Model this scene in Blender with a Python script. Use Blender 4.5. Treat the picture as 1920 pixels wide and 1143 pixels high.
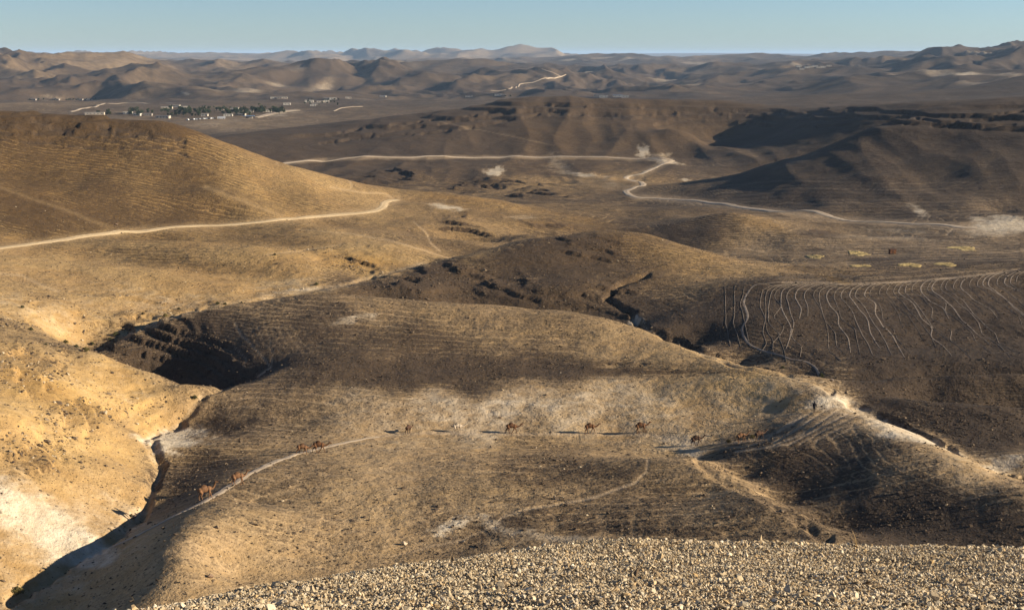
import bpy, bmesh, math, random
import numpy as np
from mathutils import Vector, Matrix, Euler

# ------------------------------------------------------------------ camera, sky, sun, exposure
scene = bpy.context.scene
for o in list(bpy.data.objects):
    bpy.data.objects.remove(o)
COL = scene.collection
random.seed(7)
RNG = np.random.default_rng(7)

FPX = 2638.0                 # focal length in pixels of a 1920 px wide picture
PITCH = math.radians(10.1)
cam_data = bpy.data.cameras.new('camera')
cam_data.sensor_width = 36.0
cam_data.lens = 36.0 * FPX / 1920.0
cam_data.clip_start = 0.1
cam_data.clip_end = 200000.0
cam = bpy.data.objects.new('camera', cam_data)
cam.location = (0, 0, 0)
cam.rotation_euler = (math.pi / 2 - PITCH, 0, 0)
COL.objects.link(cam)
scene.camera = cam

SUN_EL = math.radians(17.0)
SUN_AZ = math.radians(98.0)      # clockwise from +Y: the sun stands to the right, a little behind the viewer
world = bpy.data.worlds.new('World')
scene.world = world
world.use_nodes = True
wn = world.node_tree.nodes
wl = world.node_tree.links
bg = wn['Background']
sky = wn.new('ShaderNodeTexSky')
sky.sky_type = 'NISHITA'
sky.sun_disc = False
sky.sun_elevation = SUN_EL
sky.sun_rotation = -SUN_AZ
sky.altitude = 400.0
sky.air_density = 0.7
sky.dust_density = 0.3
sky.ozone_density = 3.4
wl.new(sky.outputs[0], bg.inputs[0])
bg.inputs[1].default_value = 0.05

sun_data = bpy.data.lights.new('sun', 'SUN')
sun_data.energy = 5.0
sun_data.angle = math.radians(0.5)
sun_data.color = (1.0, 0.87, 0.67)
sun = bpy.data.objects.new('sun', sun_data)
sdir = Vector((math.sin(SUN_AZ) * math.cos(SUN_EL), math.cos(SUN_AZ) * math.cos(SUN_EL), math.sin(SUN_EL)))
sun.rotation_euler = sdir.to_track_quat('Z', 'Y').to_euler()
COL.objects.link(sun)

scene.view_settings.view_transform = 'Standard'
scene.view_settings.look = 'None'
scene.view_settings.exposure = 1.24
scene.view_settings.gamma = 1.0
scene.view_settings.use_curve_mapping = False
scene.render.engine = 'CYCLES'
scene.cycles.use_denoising = True
scene.cycles.denoiser = 'OPENIMAGEDENOISE'
scene.cycles.denoising_input_passes = 'RGB_ALBEDO_NORMAL'
scene.cycles.denoising_prefilter = 'ACCURATE'
scene.cycles.max_bounces = 4
scene.cycles.diffuse_bounces = 2
scene.cycles.volume_bounces = 0
# ------------------------------------------------------------------ small helpers
def smooth(a, b, x):
    t = np.clip((x - a) / (b - a), 0, 1)
    return t * t * (3 - 2 * t)

_prng = np.random.default_rng(11)
_PERM = _prng.permutation(512).astype(np.int32)
_PERM = np.concatenate([_PERM, _PERM])
_GA = _prng.uniform(0, 2 * np.pi, 512)
_GX = np.cos(_GA).astype(np.float32)
_GY = np.sin(_GA).astype(np.float32)

def perlin(x, y):
    x = np.asarray(x, dtype=np.float64)
    y = np.asarray(y, dtype=np.float64)
    xi = np.floor(x); yi = np.floor(y)
    xf = (x - xi).astype(np.float32); yf = (y - yi).astype(np.float32)
    xi = xi.astype(np.int64) & 511; yi = yi.astype(np.int64) & 511
    def g(i, j, dx, dy):
        h = _PERM[(_PERM[i & 511] + (j & 511)) & 1023]
        return _GX[h] * dx + _GY[h] * dy
    u = xf * xf * xf * (xf * (xf * 6 - 15) + 10)
    v = yf * yf * yf * (yf * (yf * 6 - 15) + 10)
    a = g(xi, yi, xf, yf); b = g(xi + 1, yi, xf - 1, yf)
    c = g(xi, yi + 1, xf, yf - 1); d = g(xi + 1, yi + 1, xf - 1, yf - 1)
    return ((a + u * (b - a)) * (1 - v) + (c + u * (d - c)) * v) * 1.4

def pix_dir(px, py):
    """horizontal bearing u and slope e = dz/dr of the line of sight through a photo pixel"""
    dx = np.asarray(px, float) - 960.0
    dyv = 571.5 - np.asarray(py, float)
    cy = FPX * math.cos(PITCH) + dyv * math.sin(PITCH)
    cz = -FPX * math.sin(PITCH) + dyv * math.cos(PITCH)
    return np.arctan2(dx, cy), cz / np.hypot(dx, cy)

def project(x, y, z):
    f = y * math.cos(PITCH) - z * math.sin(PITCH)
    up = y * math.sin(PITCH) + z * math.cos(PITCH)
    return 960.0 + FPX * x / f, 571.5 - FPX * up / f

# ------------------------------------------------------------------ the lie of the land: surveyed lines (bearing and sight slope from photo, range in metres)
SURVEY = []          # (u, ln r, z)
def add_pt(px, py, r):
    u, e = pix_dir(px, py)
    SURVEY.append((float(u), math.log(r), float(e) * r))
def add_hid(px, r, z):
    u, _ = pix_dir(px, 500)
    SURVEY.append((float(u), math.log(r), z))
def line(pts, step=70.0):
    pts = [tuple(map(float, p)) for p in pts]
    for a, b in zip(pts[:-1], pts[1:]):
        n = max(1, int(round(math.hypot(b[0] - a[0], b[1] - a[1]) / step)))
        for k in range(n):
            t = k / n
            add_pt(a[0] + (b[0] - a[0]) * t, a[1] + (b[1] - a[1]) * t, math.exp(math.log(a[2]) + (math.log(b[2]) - math.log(a[2])) * t))
    add_pt(*pts[-1])
    for p, edge, out in ((pts[0], 0, -520), (pts[-1], 1920, 2440), (pts[0], 1920, 2440), (pts[-1], 0, -520)):
        if abs(p[0] - edge) < 60:
            u, e = pix_dir(p[0], p[1]); uo, _ = pix_dir(out, p[1])
            SURVEY.append((float(uo), math.log(p[2]), float(e) * p[2]))
def hid(pts):
    for p in pts: add_hid(*p)
def pts(lst):
    for p in lst: add_pt(*p)

# -- our own hillside, down to its lip
LIP = [(-520, 1341, 14), (-200, 1246, 16), (0, 1201, 18), (230, 1154, 20), (420, 1121, 23), (640, 1081, 27), (900, 1046, 31), (1080, 1026, 33),
       (1250, 1022, 34), (1500, 1027, 34), (1700, 1032, 34), (1920, 1036, 34), (2440, 1041, 34)]
_lu = np.array([float(pix_dir(p[0], p[1])[0]) for p in LIP])
_le = np.array([float(pix_dir(p[0], p[1])[1]) for p in LIP])
_lr = np.array([p[2] for p in LIP], float)
def near_e(u, r):
    e = np.interp(u, _lu, _le); rl = np.interp(u, _lu, _lr)
    k = e + 1.7 / rl
    return k - 1.7 / r
def lip_r(u):
    return np.interp(u, _lu, _lr)
for px in range(-520, 2441, 148):
    u = float(pix_dir(px, 1050)[0])
    rl = float(lip_r(u))
    for fr in (0.42, 0.6, 0.8, 1.0):
        SURVEY.append((u, math.log(rl * fr), float(near_e(u, rl * fr)) * rl * fr))
    zl = float(near_e(u, rl)) * rl
    SURVEY.append((u, math.log(rl * 1.3), zl - rl * 0.3 * 0.62))
    SURVEY.append((u, math.log(rl * 1.8), min(zl - rl * 0.8 * 0.62, -20)))
    SURVEY.append((u, math.log(85), -46.0 if px > 250 else -50.0))
    SURVEY.append((u, math.log(120), -57.0 if px > 250 else -61.0))

# -- the brown mound in front of the camels (M1)
line([(430, 1085, 160), (600, 1060, 165), (900, 1030, 170), (1250, 1010, 171), (1480, 1005, 170)], 140)
line([(480, 950, 187), (700, 930, 191), (900, 925, 192), (1200, 925, 192), (1330, 930, 190)], 140)
line([(600, 875, 209), (800, 862, 213), (1000, 858, 214), (1240, 862, 212)], 140)
line([(205, 1030, 178), (330, 965, 185), (389, 935, 190), (450, 898, 200), (500, 872, 211), (560, 850, 222), (640, 831, 230), (760, 812, 238),
      (860, 810, 240), (960, 812, 240), (1100, 812, 240), (1210, 812, 239), (1260, 820, 236), (1300, 831, 233)], 60)
line([(300, 1115, 150), (330, 1055, 156), (365, 990, 168), (425, 945, 181)], 40)             # brow above the shaded bank
line([(1310, 862, 210), (1390, 907, 195), (1480, 955, 180), (1535, 1003, 170)], 60)            # right edge over the side gully
# wadi between mound and yellow hill
line([(-40, 1175, 158), (20, 1130, 166), (100, 1085, 172), (200, 1020, 182), (275, 960, 197), (300, 880, 222), (268, 825, 245), (340, 795, 255), (378, 742, 277)], 50)
pts([(110, 1120, 165), (200, 1085, 164), (250, 1100, 156), (150, 1143, 158), (270, 1040, 166)])
line([(380, 905, 207), (400, 850, 226), (470, 810, 241), (560, 800, 245)], 70)
# -- yellow hill on the near left (L1)
line([(-40, 1060, 172), (0, 1040, 175), (80, 1020, 180), (160, 1010, 182)], 80)
line([(-40, 900, 192), (0, 905, 191), (100, 950, 189), (190, 1000, 185)], 60)
pts([(0, 960, 184), (100, 850, 208), (200, 880, 206), (200, 800, 234), (100, 770, 228), (235, 755, 257)])
line([(-40, 790, 206), (0, 800, 205), (60, 800, 210)], 60)
line([(-40, 690, 246), (0, 695, 246), (100, 710, 250), (200, 720, 263), (330, 730, 269)], 70)
line([(-40, 640, 275), (0, 642, 275), (90, 650, 284), (176, 664, 292), (258, 699, 276), (350, 714, 266), (378, 736, 263)], 45)
hid([(210, 309, -72.5), (300, 303, -73.5), (380, 288, -72)])
# -- the broad hill behind the camels (M2)
line([(700, 772, 248), (900, 762, 251), (1100, 758, 252), (1300, 772, 248), (1430, 775, 246)], 150)
line([(480, 752, 257), (700, 722, 266), (900, 703, 271), (1100, 696, 273), (1300, 700, 271)], 150)
line([(600, 685, 280), (800, 668, 286), (1000, 668, 286), (1200, 676, 282)], 150)
line([(560, 612, 307), (700, 603, 310), (900, 605, 309), (1080, 622, 303)], 150)
line([(1560, 745, 248), (1480, 706, 264), (1380, 680, 279), (1290, 655, 294), (1200, 621, 308), (1140, 600, 315), (1060, 580, 321), (950, 570, 325), (850, 567, 327),
      (750, 559, 331), (650, 551, 334), (560, 556, 333), (470, 572, 330), (400, 581, 330), (320, 598, 331), (240, 634, 326), (186, 656, 321)], 50)
line([(500, 600, 315), (510, 650, 299), (512, 700, 280), (470, 735, 264)], 45)                  # brow of the shaded hollow
pts([(440, 640, 309), (440, 690, 296), (370, 640, 318), (360, 690, 308), (290, 655, 319), (400, 720, 289), (230, 672, 316)])
# -- land between yellow hill and left road (L2), three tongues
line([(545, 412, 520), (640, 438, 480), (740, 462, 452), (845, 482, 437)], 60)
line([(230, 441, 458), (350, 452, 442), (470, 468, 426), (560, 490, 412), (575, 515, 400)], 60)
line([(300, 441, 483), (450, 442, 480), (560, 465, 455), (630, 495, 425)], 60)
line([(-40, 480, 406), (0, 480, 406), (120, 486, 403), (250, 505, 392), (380, 529, 379), (470, 546, 374)], 60)
line([(100, 468, 436), (200, 472, 434), (330, 492, 418), (450, 517, 403), (530, 530, 394)], 60)
line([(-40, 522, 372), (0, 520, 372), (100, 530, 370), (250, 560, 362), (350, 572, 358)], 80)
line([(-40, 585, 320), (0, 585, 322), (120, 592, 336), (240, 606, 345)], 80)
pts([(80, 625, 306), (150, 640, 330)])
line([(178, 660, 325), (225, 630, 333), (320, 592, 344), (420, 570, 354), (500, 556, 363), (560, 547, 370), (650, 533, 388), (700, 518, 406), (800, 494, 436), (850, 487, 450),
      (940, 462, 485), (1000, 440, 525), (1040, 402, 640), (1090, 382, 720)], 55)
# left road
line([(-40, 476, 418), (0, 465, 431), (100, 452, 452), (230, 434, 477), (400, 423, 500), (545, 411, 524), (690, 398, 562), (718, 389, 585), (724, 379, 606), (745, 375, 616)], 80)
# -- the big yellow-brown hill (H1)
line([(-40, 212, 650), (0, 211, 650), (100, 213, 648), (200, 222, 645), (290, 228, 638), (330, 236, 630), (362, 252, 622), (420, 281, 607), (480, 304, 602), (560, 325, 604),
      (640, 344, 612), (720, 357, 625), (840, 366, 650), (920, 376, 660), (990, 390, 660)], 50)
line([(-40, 345, 528), (0, 352, 525), (100, 385, 505), (220, 430, 480)], 70)
line([(0, 268, 612), (150, 275, 606), (290, 278, 600), (380, 300, 588)], 130)
line([(60, 335, 562), (200, 340, 558), (350, 345, 555), (480, 365, 556)], 130)
line([(150, 395, 510), (300, 395, 518), (420, 395, 528)], 130)
line([(380, 350, 545), (460, 378, 532), (540, 408, 522)], 60)
pts([(640, 375, 580), (780, 385, 600), (880, 392, 610)])
line([(700, 415, 540), (800, 420, 530), (900, 425, 540), (980, 418, 575)], 90)
pts([(780, 450, 480), (880, 452, 490)])
hid([(-200, 760, -55), (0, 760, -58), (200, 760, -62), (350, 740, -70), (500, 720, -76), (650, 730, -79), (800, 760, -80), (930, 770, -81), (-200, 1000, -80), (0, 1000, -82), (200, 1000, -84),
     (400, 950, -85), (550, 900, -86), (100, 1500, -90), (300, 1500, -92), (-200, 1500, -90)])
# -- dark hill in the middle (D)
line([(668, 541, 372), (760, 508, 407), (850, 480, 427), (950, 455, 446), (1050, 437, 462), (1130, 430, 470), (1200, 437, 466), (1300, 465, 450), (1400, 490, 438), (1500, 510, 426), (1575, 526, 416)], 50)
line([(780, 545, 372), (900, 525, 396), (1000, 505, 408), (1120, 490, 420), (1260, 510, 408), (1400, 528, 402)], 110)
hid([(720, 366, -66), (850, 364, -68), (980, 362, -69), (1080, 358, -69), (880, 520, -70), (1000, 540, -72), (1130, 560, -74), (1260, 540, -75), (1400, 500, -74)])
pts([(1000, 552, 376), (1100, 550, 378)])
# gully between dark hill and terraced slope
line([(1215, 518, 400), (1160, 538, 388), (1135, 568, 374), (1180, 588, 362), (1192, 608, 352)], 35)
hid([(1300, 327, -68.5), (1400, 309, -69), (1500, 287, -68.5)])
# -- the terraced slope (T)
line([(1290, 540, 384), (1380, 532, 384), (1450, 527, 384), (1600, 529, 380), (1700, 521, 391), (1800, 509, 406), (1920, 497, 424)], 80)
line([(1260, 600, 345), (1420, 610, 336), (1600, 608, 336), (1760, 600, 344), (1920, 585, 356)], 120)
line([(1330, 655, 317), (1450, 665, 312), (1600, 660, 314), (1760, 655, 318), (1920, 645, 324)], 120)
line([(1430, 690, 303), (1560, 703, 293), (1680, 696, 297), (1800, 693, 299), (1920, 688, 301)], 90)
# right-hand banks
line([(1590, 716, 272), (1700, 707, 275), (1800, 700, 277), (1920, 692, 280)], 80)
hid([(1620, 285, -67), (1760, 289, -67), (1920, 292, -66.5)])
line([(1590, 744, 262), (1680, 750, 260), (1800, 756, 258), (1920, 760, 257)], 80)
hid([(1750, 267, -65.5), (1920, 268, -65.5)])
line([(1660, 790, 248), (1760, 805, 243), (1860, 825, 237), (1920, 830, 236)], 90)
pts([(1570, 722, 268), (1540, 712, 275)])
# -- near-right spur (N) with its sandy flank
line([(1562, 755, 247), (1620, 786, 234), (1700, 826, 219), (1790, 869, 206), (1870, 901, 200), (1930, 912, 198)], 45)
line([(1590, 763, 257), (1660, 787, 249), (1740, 822, 236), (1800, 857, 226), (1860, 886, 219), (1930, 900, 214)], 45)
line([(1850, 868, 222), (1890, 858, 224), (1930, 852, 225)], 45)
line([(1300, 833, 233), (1390, 827, 230), (1430, 820, 231), (1470, 793, 236), (1530, 770, 242)], 50)
line([(1360, 855, 220), (1450, 845, 218), (1560, 832, 220), (1640, 850, 212)], 80)
line([(1420, 900, 208), (1520, 895, 206), (1640, 905, 200), (1760, 915, 196), (1900, 935, 190)], 90)
line([(1500, 950, 195), (1620, 960, 191), (1760, 965, 188), (1920, 965, 186)], 100)
line([(1590, 1008, 183), (1700, 1012, 181), (1920, 1015, 179)], 120)
hid([(1330, 220, -65.0), (1400, 208, -64.2), (1475, 196, -63.4), (1535, 184, -63)])
# -- plain with the straw patches and what lies beyond
line([(1380, 478, 520), (1500, 480, 515), (1650, 478, 522), (1800, 470, 540), (1920, 468, 545)], 120)
line([(1560, 500, 470), (1700, 496, 480), (1920, 486, 500)], 120)
hid([(1500, 440, -70), (1620, 425, -68.5), (1740, 440, -69), (1900, 460, -70)])
line([(1195, 418, 610), (1280, 408, 604), (1370, 399, 596), (1440, 415, 580), (1500, 436, 558)], 50)
pts([(1330, 445, 552), (1420, 455, 545), (1280, 440, 560), (1600, 445, 585), (1720, 445, 585)])
hid([(1230, 545, -75)])
pts([(1100, 405, 640), (1150, 395, 690), (1240, 393, 700), (1340, 390, 690), (1500, 418, 620)])
# pale spoil heap at right edge
line([(1845, 415, 634), (1885, 404, 640), (1930, 409, 638)], 40)
pts([(1850, 434, 602), (1905, 433, 602)])
hid([(1880, 690, -74), (1930, 690, -73)])
# right road
line([(1250, 303, 1180), (1237, 310, 1150), (1203, 326, 1060), (1172, 332, 1030), (1207, 345, 960), (1172, 357, 900), (1192, 370, 850), (1280, 375, 815), (1380, 387, 755), (1460, 397, 716),
      (1563, 408, 672), (1680, 418, 636), (1793, 425, 615)], 70)
# -- right-hand hill (H3) with its nose
line([(1300, 366, 850), (1400, 328, 880), (1480, 302, 890), (1560, 272, 900), (1620, 247, 912), (1690, 226, 930), (1780, 210, 950), (1920, 198, 960)], 45)
line([(1690, 212, 1010), (1800, 196, 1010), (1920, 186, 1010)], 80)
line([(1450, 370, 760), (1600, 340, 770), (1760, 330, 775), (1920, 310, 780)], 110)
line([(1560, 300, 850), (1700, 270, 860), (1920, 245, 870)], 110)
line([(1560, 385, 705), (1750, 385, 690), (1920, 375, 690)], 110)
hid([(1350, 1000, -92), (1450, 1000, -92), (1550, 1020, -88), (1650, 1080, -76), (1720, 1150, -60)])
# dark valley side behind the nose (W)
line([(1270, 292, 1250), (1340, 290, 1235), (1400, 283, 1230), (1460, 270, 1235), (1520, 250, 1240), (1580, 228, 1250)], 45)
line([(1340, 283, 1340), (1410, 267, 1340), (1470, 243, 1345), (1525, 217, 1350), (1570, 203, 1350)], 40)
line([(1370, 258, 1430), (1410, 238, 1435), (1455, 216, 1450)], 40)
hid([(1640, 1300, -44), (1720, 1250, -42)])
line([(1470, 203, 1500), (1570, 200, 1420), (1660, 198, 1380), (1760, 194, 1350), (1930, 183, 1340)], 70)
# -- central table hill (C)
line([(405, 266, 1270), (450, 268, 1290), (520, 252, 1335), (600, 241, 1385), (700, 226, 1440), (800, 214, 1480), (900, 200, 1510), (950, 190, 1530), (1010, 180, 1540), (1080, 183, 1540),
      (1200, 188, 1540), (1300, 189, 1535), (1400, 194, 1520), (1470, 203, 1500)], 50)
line([(520, 306, 1160), (600, 300, 1185), (700, 296, 1205), (850, 295, 1222), (1000, 295, 1225), (1150, 296, 1215), (1250, 301, 1190)], 80)
line([(560, 275, 1270), (700, 262, 1310), (850, 250, 1345), (1000, 245, 1360), (1150, 245, 1360), (1300, 250, 1340)], 100)
line([(600, 318, 1090), (740, 322, 1080), (900, 318, 1105), (1050, 318, 1100), (1150, 315, 1110)], 100)
line([(720, 345, 960), (850, 348, 955), (1000, 352, 945), (1090, 362, 890)], 100)
line([(1060, 322, 1060), (1110, 326, 1040), (1160, 340, 985), (1120, 358, 900)], 60)
# -- the plain with the village
line([(330, 232, 1800), (480, 240, 1780), (620, 228, 1900)], 120)
line([(60, 205, 2200), (250, 212, 2100), (400, 214, 2080), (540, 212, 2120), (700, 200, 2300)], 110)
line([(-40, 196, 2500), (150, 193, 2600), (400, 196, 2500), (600, 188, 2700), (800, 184, 2800), (1000, 172, 3100)], 150)
hid([(800, 1800, -88), (1000, 1850, -86), (1200, 1850, -84), (1400, 1800, -82), (1600, 1700, -75), (1800, 1600, -68), (900, 2300, -88), (1200, 2300, -86)])
# far hills, left
line([(-40, 175, 3100), (150, 172, 3200), (300, 168, 3300), (330, 164, 3400), (370, 178, 3100)], 80)
line([(90, 176, 3000), (100, 175, 3000)], 20)
line([(-40, 150, 3700), (120, 143, 3900), (250, 140, 4000), (330, 133, 4100), (420, 128, 4300), (520, 115, 4600), (600, 112, 4700), (700, 112, 4700), (780, 117, 4600), (810, 128, 4300)], 70)
line([(-40, 122, 4400), (30, 106, 4600), (90, 112, 4700), (150, 120, 4500)], 60)
line([(-40, 97, 5300), (0, 95, 5300), (90, 91, 5500), (150, 93, 5500), (240, 98, 5500), (280, 108, 5300), (330, 126, 5000)], 50)
line([(480, 162, 3500), (560, 150, 3800), (650, 137, 4000), (760, 137, 4000), (860, 155, 3700), (900, 162, 3500)], 70)
hid([(100, 4100, -60), (250, 4500, -40), (400, 5200, -50), (600, 5600, -50), (800, 5400, -55), (600, 4200, -55), (720, 4250, -55)])
line([(820, 118, 5600), (880, 114, 5800), (940, 122, 5600), (960, 130, 5200)], 50)
# middle distance, centre and right
line([(1000, 160, 3500), (1200, 160, 3500), (1350, 165, 3300), (1450, 170, 3000)], 120)
line([(1000, 148, 4000), (1100, 147, 4100), (1200, 150, 4000)], 90)
line([(1000, 135, 4800), (1200, 136, 4800), (1400, 135, 4800)], 120)
line([(1000, 125, 6000), (1150, 120, 6800), (1300, 122, 6800), (1420, 120, 6800)], 120)
line([(990, 114, 8500), (1040, 101, 9200), (1100, 100, 9300), (1180, 103, 9300), (1240, 106, 9200), (1280, 103, 9300), (1340, 102, 9300), (1410, 105, 9200), (1440, 108, 9000), (1470, 103, 9200),
      (1560, 102, 9200), (1620, 97, 9300), (1670, 97, 9300), (1700, 99, 9200)], 45)
hid([(1000, 11500, -60), (1200, 11500, -60), (1400, 11500, -60), (1600, 11500, -60), (1800, 7500, -20), (1950, 7500, 0)])
line([(1400, 146, 4000), (1500, 135, 4200), (1580, 124, 4400), (1635, 116, 4500), (1670, 125, 4350), (1700, 143, 4000)], 50)
hid([(1500, 5200, -50), (1640, 5200, -40)])
line([(1500, 158, 3200), (1600, 149, 3300), (1720, 150, 3200), (1800, 148, 3100), (1830, 160, 2900)], 70)
line([(1540, 175, 2500), (1650, 172, 2500), (1780, 172, 2450), (1810, 182, 2350)], 70)
hid([(1600, 2800, -74), (1720, 2800, -72), (1640, 2050, -78), (1780, 2000, -72)])
line([(1700, 118, 4900), (1800, 100, 4700), (1930, 92, 4500)], 90)
line([(1650, 104, 5600), (1720, 97, 5600), (1800, 83, 5600), (1850, 80, 5600), (1930, 74, 5700)], 60)
line([(1750, 140, 3700), (1850, 128, 3700), (1930, 115, 3700)], 70)
line([(1820, 185, 2200), (1880, 160, 2500), (1930, 140, 2700)], 45)
pts([(1810, 168, 2750), (1840, 150, 3100)])
# blue mountains on the skyline
line([(250, 112, 14000), (300, 105, 16000), (400, 101, 17000), (480, 105, 17000), (560, 106, 16000), (660, 103, 16000), (740, 100, 17000), (800, 103, 16000), (830, 99, 14000), (870, 106, 14000),
      (910, 99, 14000), (960, 104, 14000), (1000, 100, 14000), (1027, 94, 14500), (1060, 104, 14000), (1120, 110, 15000)], 35)
line([(330, 118, 8500), (400, 112, 9000), (450, 115, 9000), (560, 118, 8500)], 60)
hid([(300, 11500, -70), (500, 11500, -70), (700, 11500, -70), (900, 11500, -70), (300, 24000, -50), (600, 24000, -50), (900, 24000, -50), (1200, 24000, -50)])
line([(-40, 108, 30000), (500, 105, 32000), (900, 106, 32000), (1230, 100, 32000), (1420, 100, 32000), (1930, 108, 30000)], 200)
for px in (-500, 0, 480, 960, 1440, 1920, 2400):
    add_hid(px, 60000, -60.0)

S = np.array(SURVEY)
# merge survey marks that fall on one another
key = np.round(S[:, :2] / 0.006).astype(int)
_, first = np.unique(key, axis=0, return_index=True)
S = S[np.sort(first)]
EPS = 0.014
def rbf_fit(S):
    n = len(S)
    d = np.sqrt((S[:, None, 0] - S[None, :, 0]) ** 2 + (S[:, None, 1] - S[None, :, 1]) ** 2 + EPS ** 2)
    A = np.zeros((n + 3, n + 3))
    A[:n, :n] = -d + 0.0015 * np.eye(n)
    Pm = np.c_[np.ones(n), S[:, 0], S[:, 1]]
    A[:n, n:] = Pm; A[n:, :n] = Pm.T
    return np.linalg.solve(A, np.r_[S[:, 2], 0, 0, 0])
W = rbf_fit(S)
if 0:
    pass

# ------------------------------------------------------------------ terrain grid (bearing x range)
UC = np.radians(np.concatenate([np.linspace(-48, -23, 34)[:-1], np.linspace(-23, 23, 742), np.linspace(23, 48, 34)[1:]]))
def rows(a, b, k):
    n = max(2, int(math.ceil(math.log(b / a) / k)))
    return np.exp(np.linspace(math.log(a), math.log(b), n, endpoint=False))
RR = np.concatenate([rows(1.2, 11, 0.08), rows(11, 40, 0.010), rows(40, 140, 0.025), rows(140, 480, 0.0027), rows(480, 1700, 0.0034), rows(1700, 6500, 0.0046), rows(6500, 18000, 0.009), rows(18000, 61000, 0.03), [61000.0]])
NU, NR = len(UC), len(RR)
LV = np.log(RR)
# base surface on a coarse lattice, cubic-free: evaluated directly every few cells and interpolated linearly
cu = np.arange(0, NU - 1 + 3, 3); cu = np.unique(np.clip(cu, 0, NU - 1))
cv = np.arange(0, NR - 1 + 2, 2); cv = np.unique(np.clip(cv, 0, NR - 1))
UCc = np.clip(UC[cu], -0.56, 0.56)
Zc = np.zeros((len(cv), len(cu)))
Sf = S.astype(np.float32); Wf = W[:-3].astype(np.float32)
for i in range(0, len(cv), 8):
    vv = LV[cv[i:i + 8]]
    uu, v2 = np.meshgrid(UCc, vv)
    q = np.c_[uu.ravel(), v2.ravel()].astype(np.float32)
    d = np.sqrt((q[:, None, 0] - Sf[None, :, 0]) ** 2 + (q[:, None, 1] - Sf[None, :, 1]) ** 2 + np.float32(EPS ** 2))
    zz = -(d @ Wf) + (W[-3] + W[-2] * q[:, 0] + W[-1] * q[:, 1])
    Zc[i:i + 8] = zz.reshape(len(vv), -1)
Zt = np.empty((len(cv), NU))
for i in range(len(cv)):
    Zt[i] = np.interp(np.arange(NU), cu, Zc[i])
fi = np.interp(np.arange(NR), cv, np.arange(len(cv)))
i0 = np.clip(np.floor(fi).astype(int), 0, len(cv) - 2); ft = (fi - i0)[:, None]
Z = Zt[i0] * (1 - ft) + Zt[i0 + 1] * ft
UU, VV = np.meshgrid(UC, LV)
R2 = np.exp(VV)
nearz = near_e(UU, R2) * R2
lr = lip_r(UU)
t = smooth(0.75, 1.0, R2 / lr)
Z = nearz * (1 - t) + Z * t
XX = R2 * np.sin(UU); YY = R2 * np.cos(UU)
PX, PY = project(XX, YY, Z)

# ------------------------------------------------------------------ reading the photo's layout onto the land
def ray_hit(px, py, rmin=60.0, Zg=None):
    Zg = Z if Zg is None else Zg
    u, e = pix_dir(px, py); u = float(u); e = float(e)
    fu = float(np.interp(u, UC, np.arange(NU))); j = min(int(fu), NU - 2); f = fu - j
    zc = Zg[:, j] * (1 - f) + Zg[:, j + 1] * f
    ee = zc / RR
    k0 = int(np.searchsorted(RR, rmin))
    ok = np.nonzero(ee[k0:] >= e)[0]
    if len(ok) == 0:
        k = NR - 1; r = RR[-1]
    else:
        k = k0 + int(ok[0])
        if k == 0: r = RR[0]
        else:
            a, b = ee[k - 1], ee[k]
            tt = 0.0 if b == a else min(max((e - a) / (b - a), 0), 1)
            r = RR[k - 1] + (RR[k] - RR[k - 1]) * tt
    return r * math.sin(u), r * math.cos(u), e * r, r

def z_at(x, y):
    x = np.asarray(x, float); y = np.asarray(y, float)
    u = np.arctan2(x, y); v = np.log(np.maximum(np.hypot(x, y), 1.2))
    fu = np.clip(np.interp(u, UC, np.arange(NU)), 0, NU - 1.001); fv = np.clip(np.interp(v, LV, np.arange(NR)), 0, NR - 1.001)
    j = fu.astype(int); i = fv.astype(int); a = fu - j; b = fv - i
    return (Z[i, j] * (1 - a) + Z[i, j + 1] * a) * (1 - b) + (Z[i + 1, j] * (1 - a) + Z[i + 1, j + 1] * a) * b

def blob(px, py, wx, wy, ang=0.0, depth=0.10, soft=0.6, rmin=60.0, warp=0.6):
    """soft elliptical region of ground around the spot seen at a photo pixel, limited in range; returns (index, weight)"""
    r = ray_hit(px, py, rmin)[3]
    m = np.nonzero((np.abs(PX - px) < (wx + wy) * 1.6) & (np.abs(PY - py) < (wx + wy) * 1.6) & (np.abs(VV - math.log(r)) < depth))
    dx = PX[m] - px; dy = PY[m] - py
    c, s = math.cos(math.radians(ang)), math.sin(math.radians(ang))
    a = (dx * c + dy * s) / wx; b = (-dx * s + dy * c) / wy
    d = np.sqrt(a * a + b * b)
    qx = PX[m] / max(wx, 4); qy = PY[m] / max(wy, 3)
    d = d + warp * (perlin(qx * 1.3 + px, qy * 1.3 + py) * .9 + perlin(qx * 3.1 + py, qy * 2.7) * .55 + perlin(qx * 7 + py, qy * 6 + px) * .35)
    dd = np.abs(VV[m] - math.log(r)) / depth
    return m, smooth(1.0 + soft, 1.0 - soft, d) * smooth(1.0, 0.7, dd)

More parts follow.
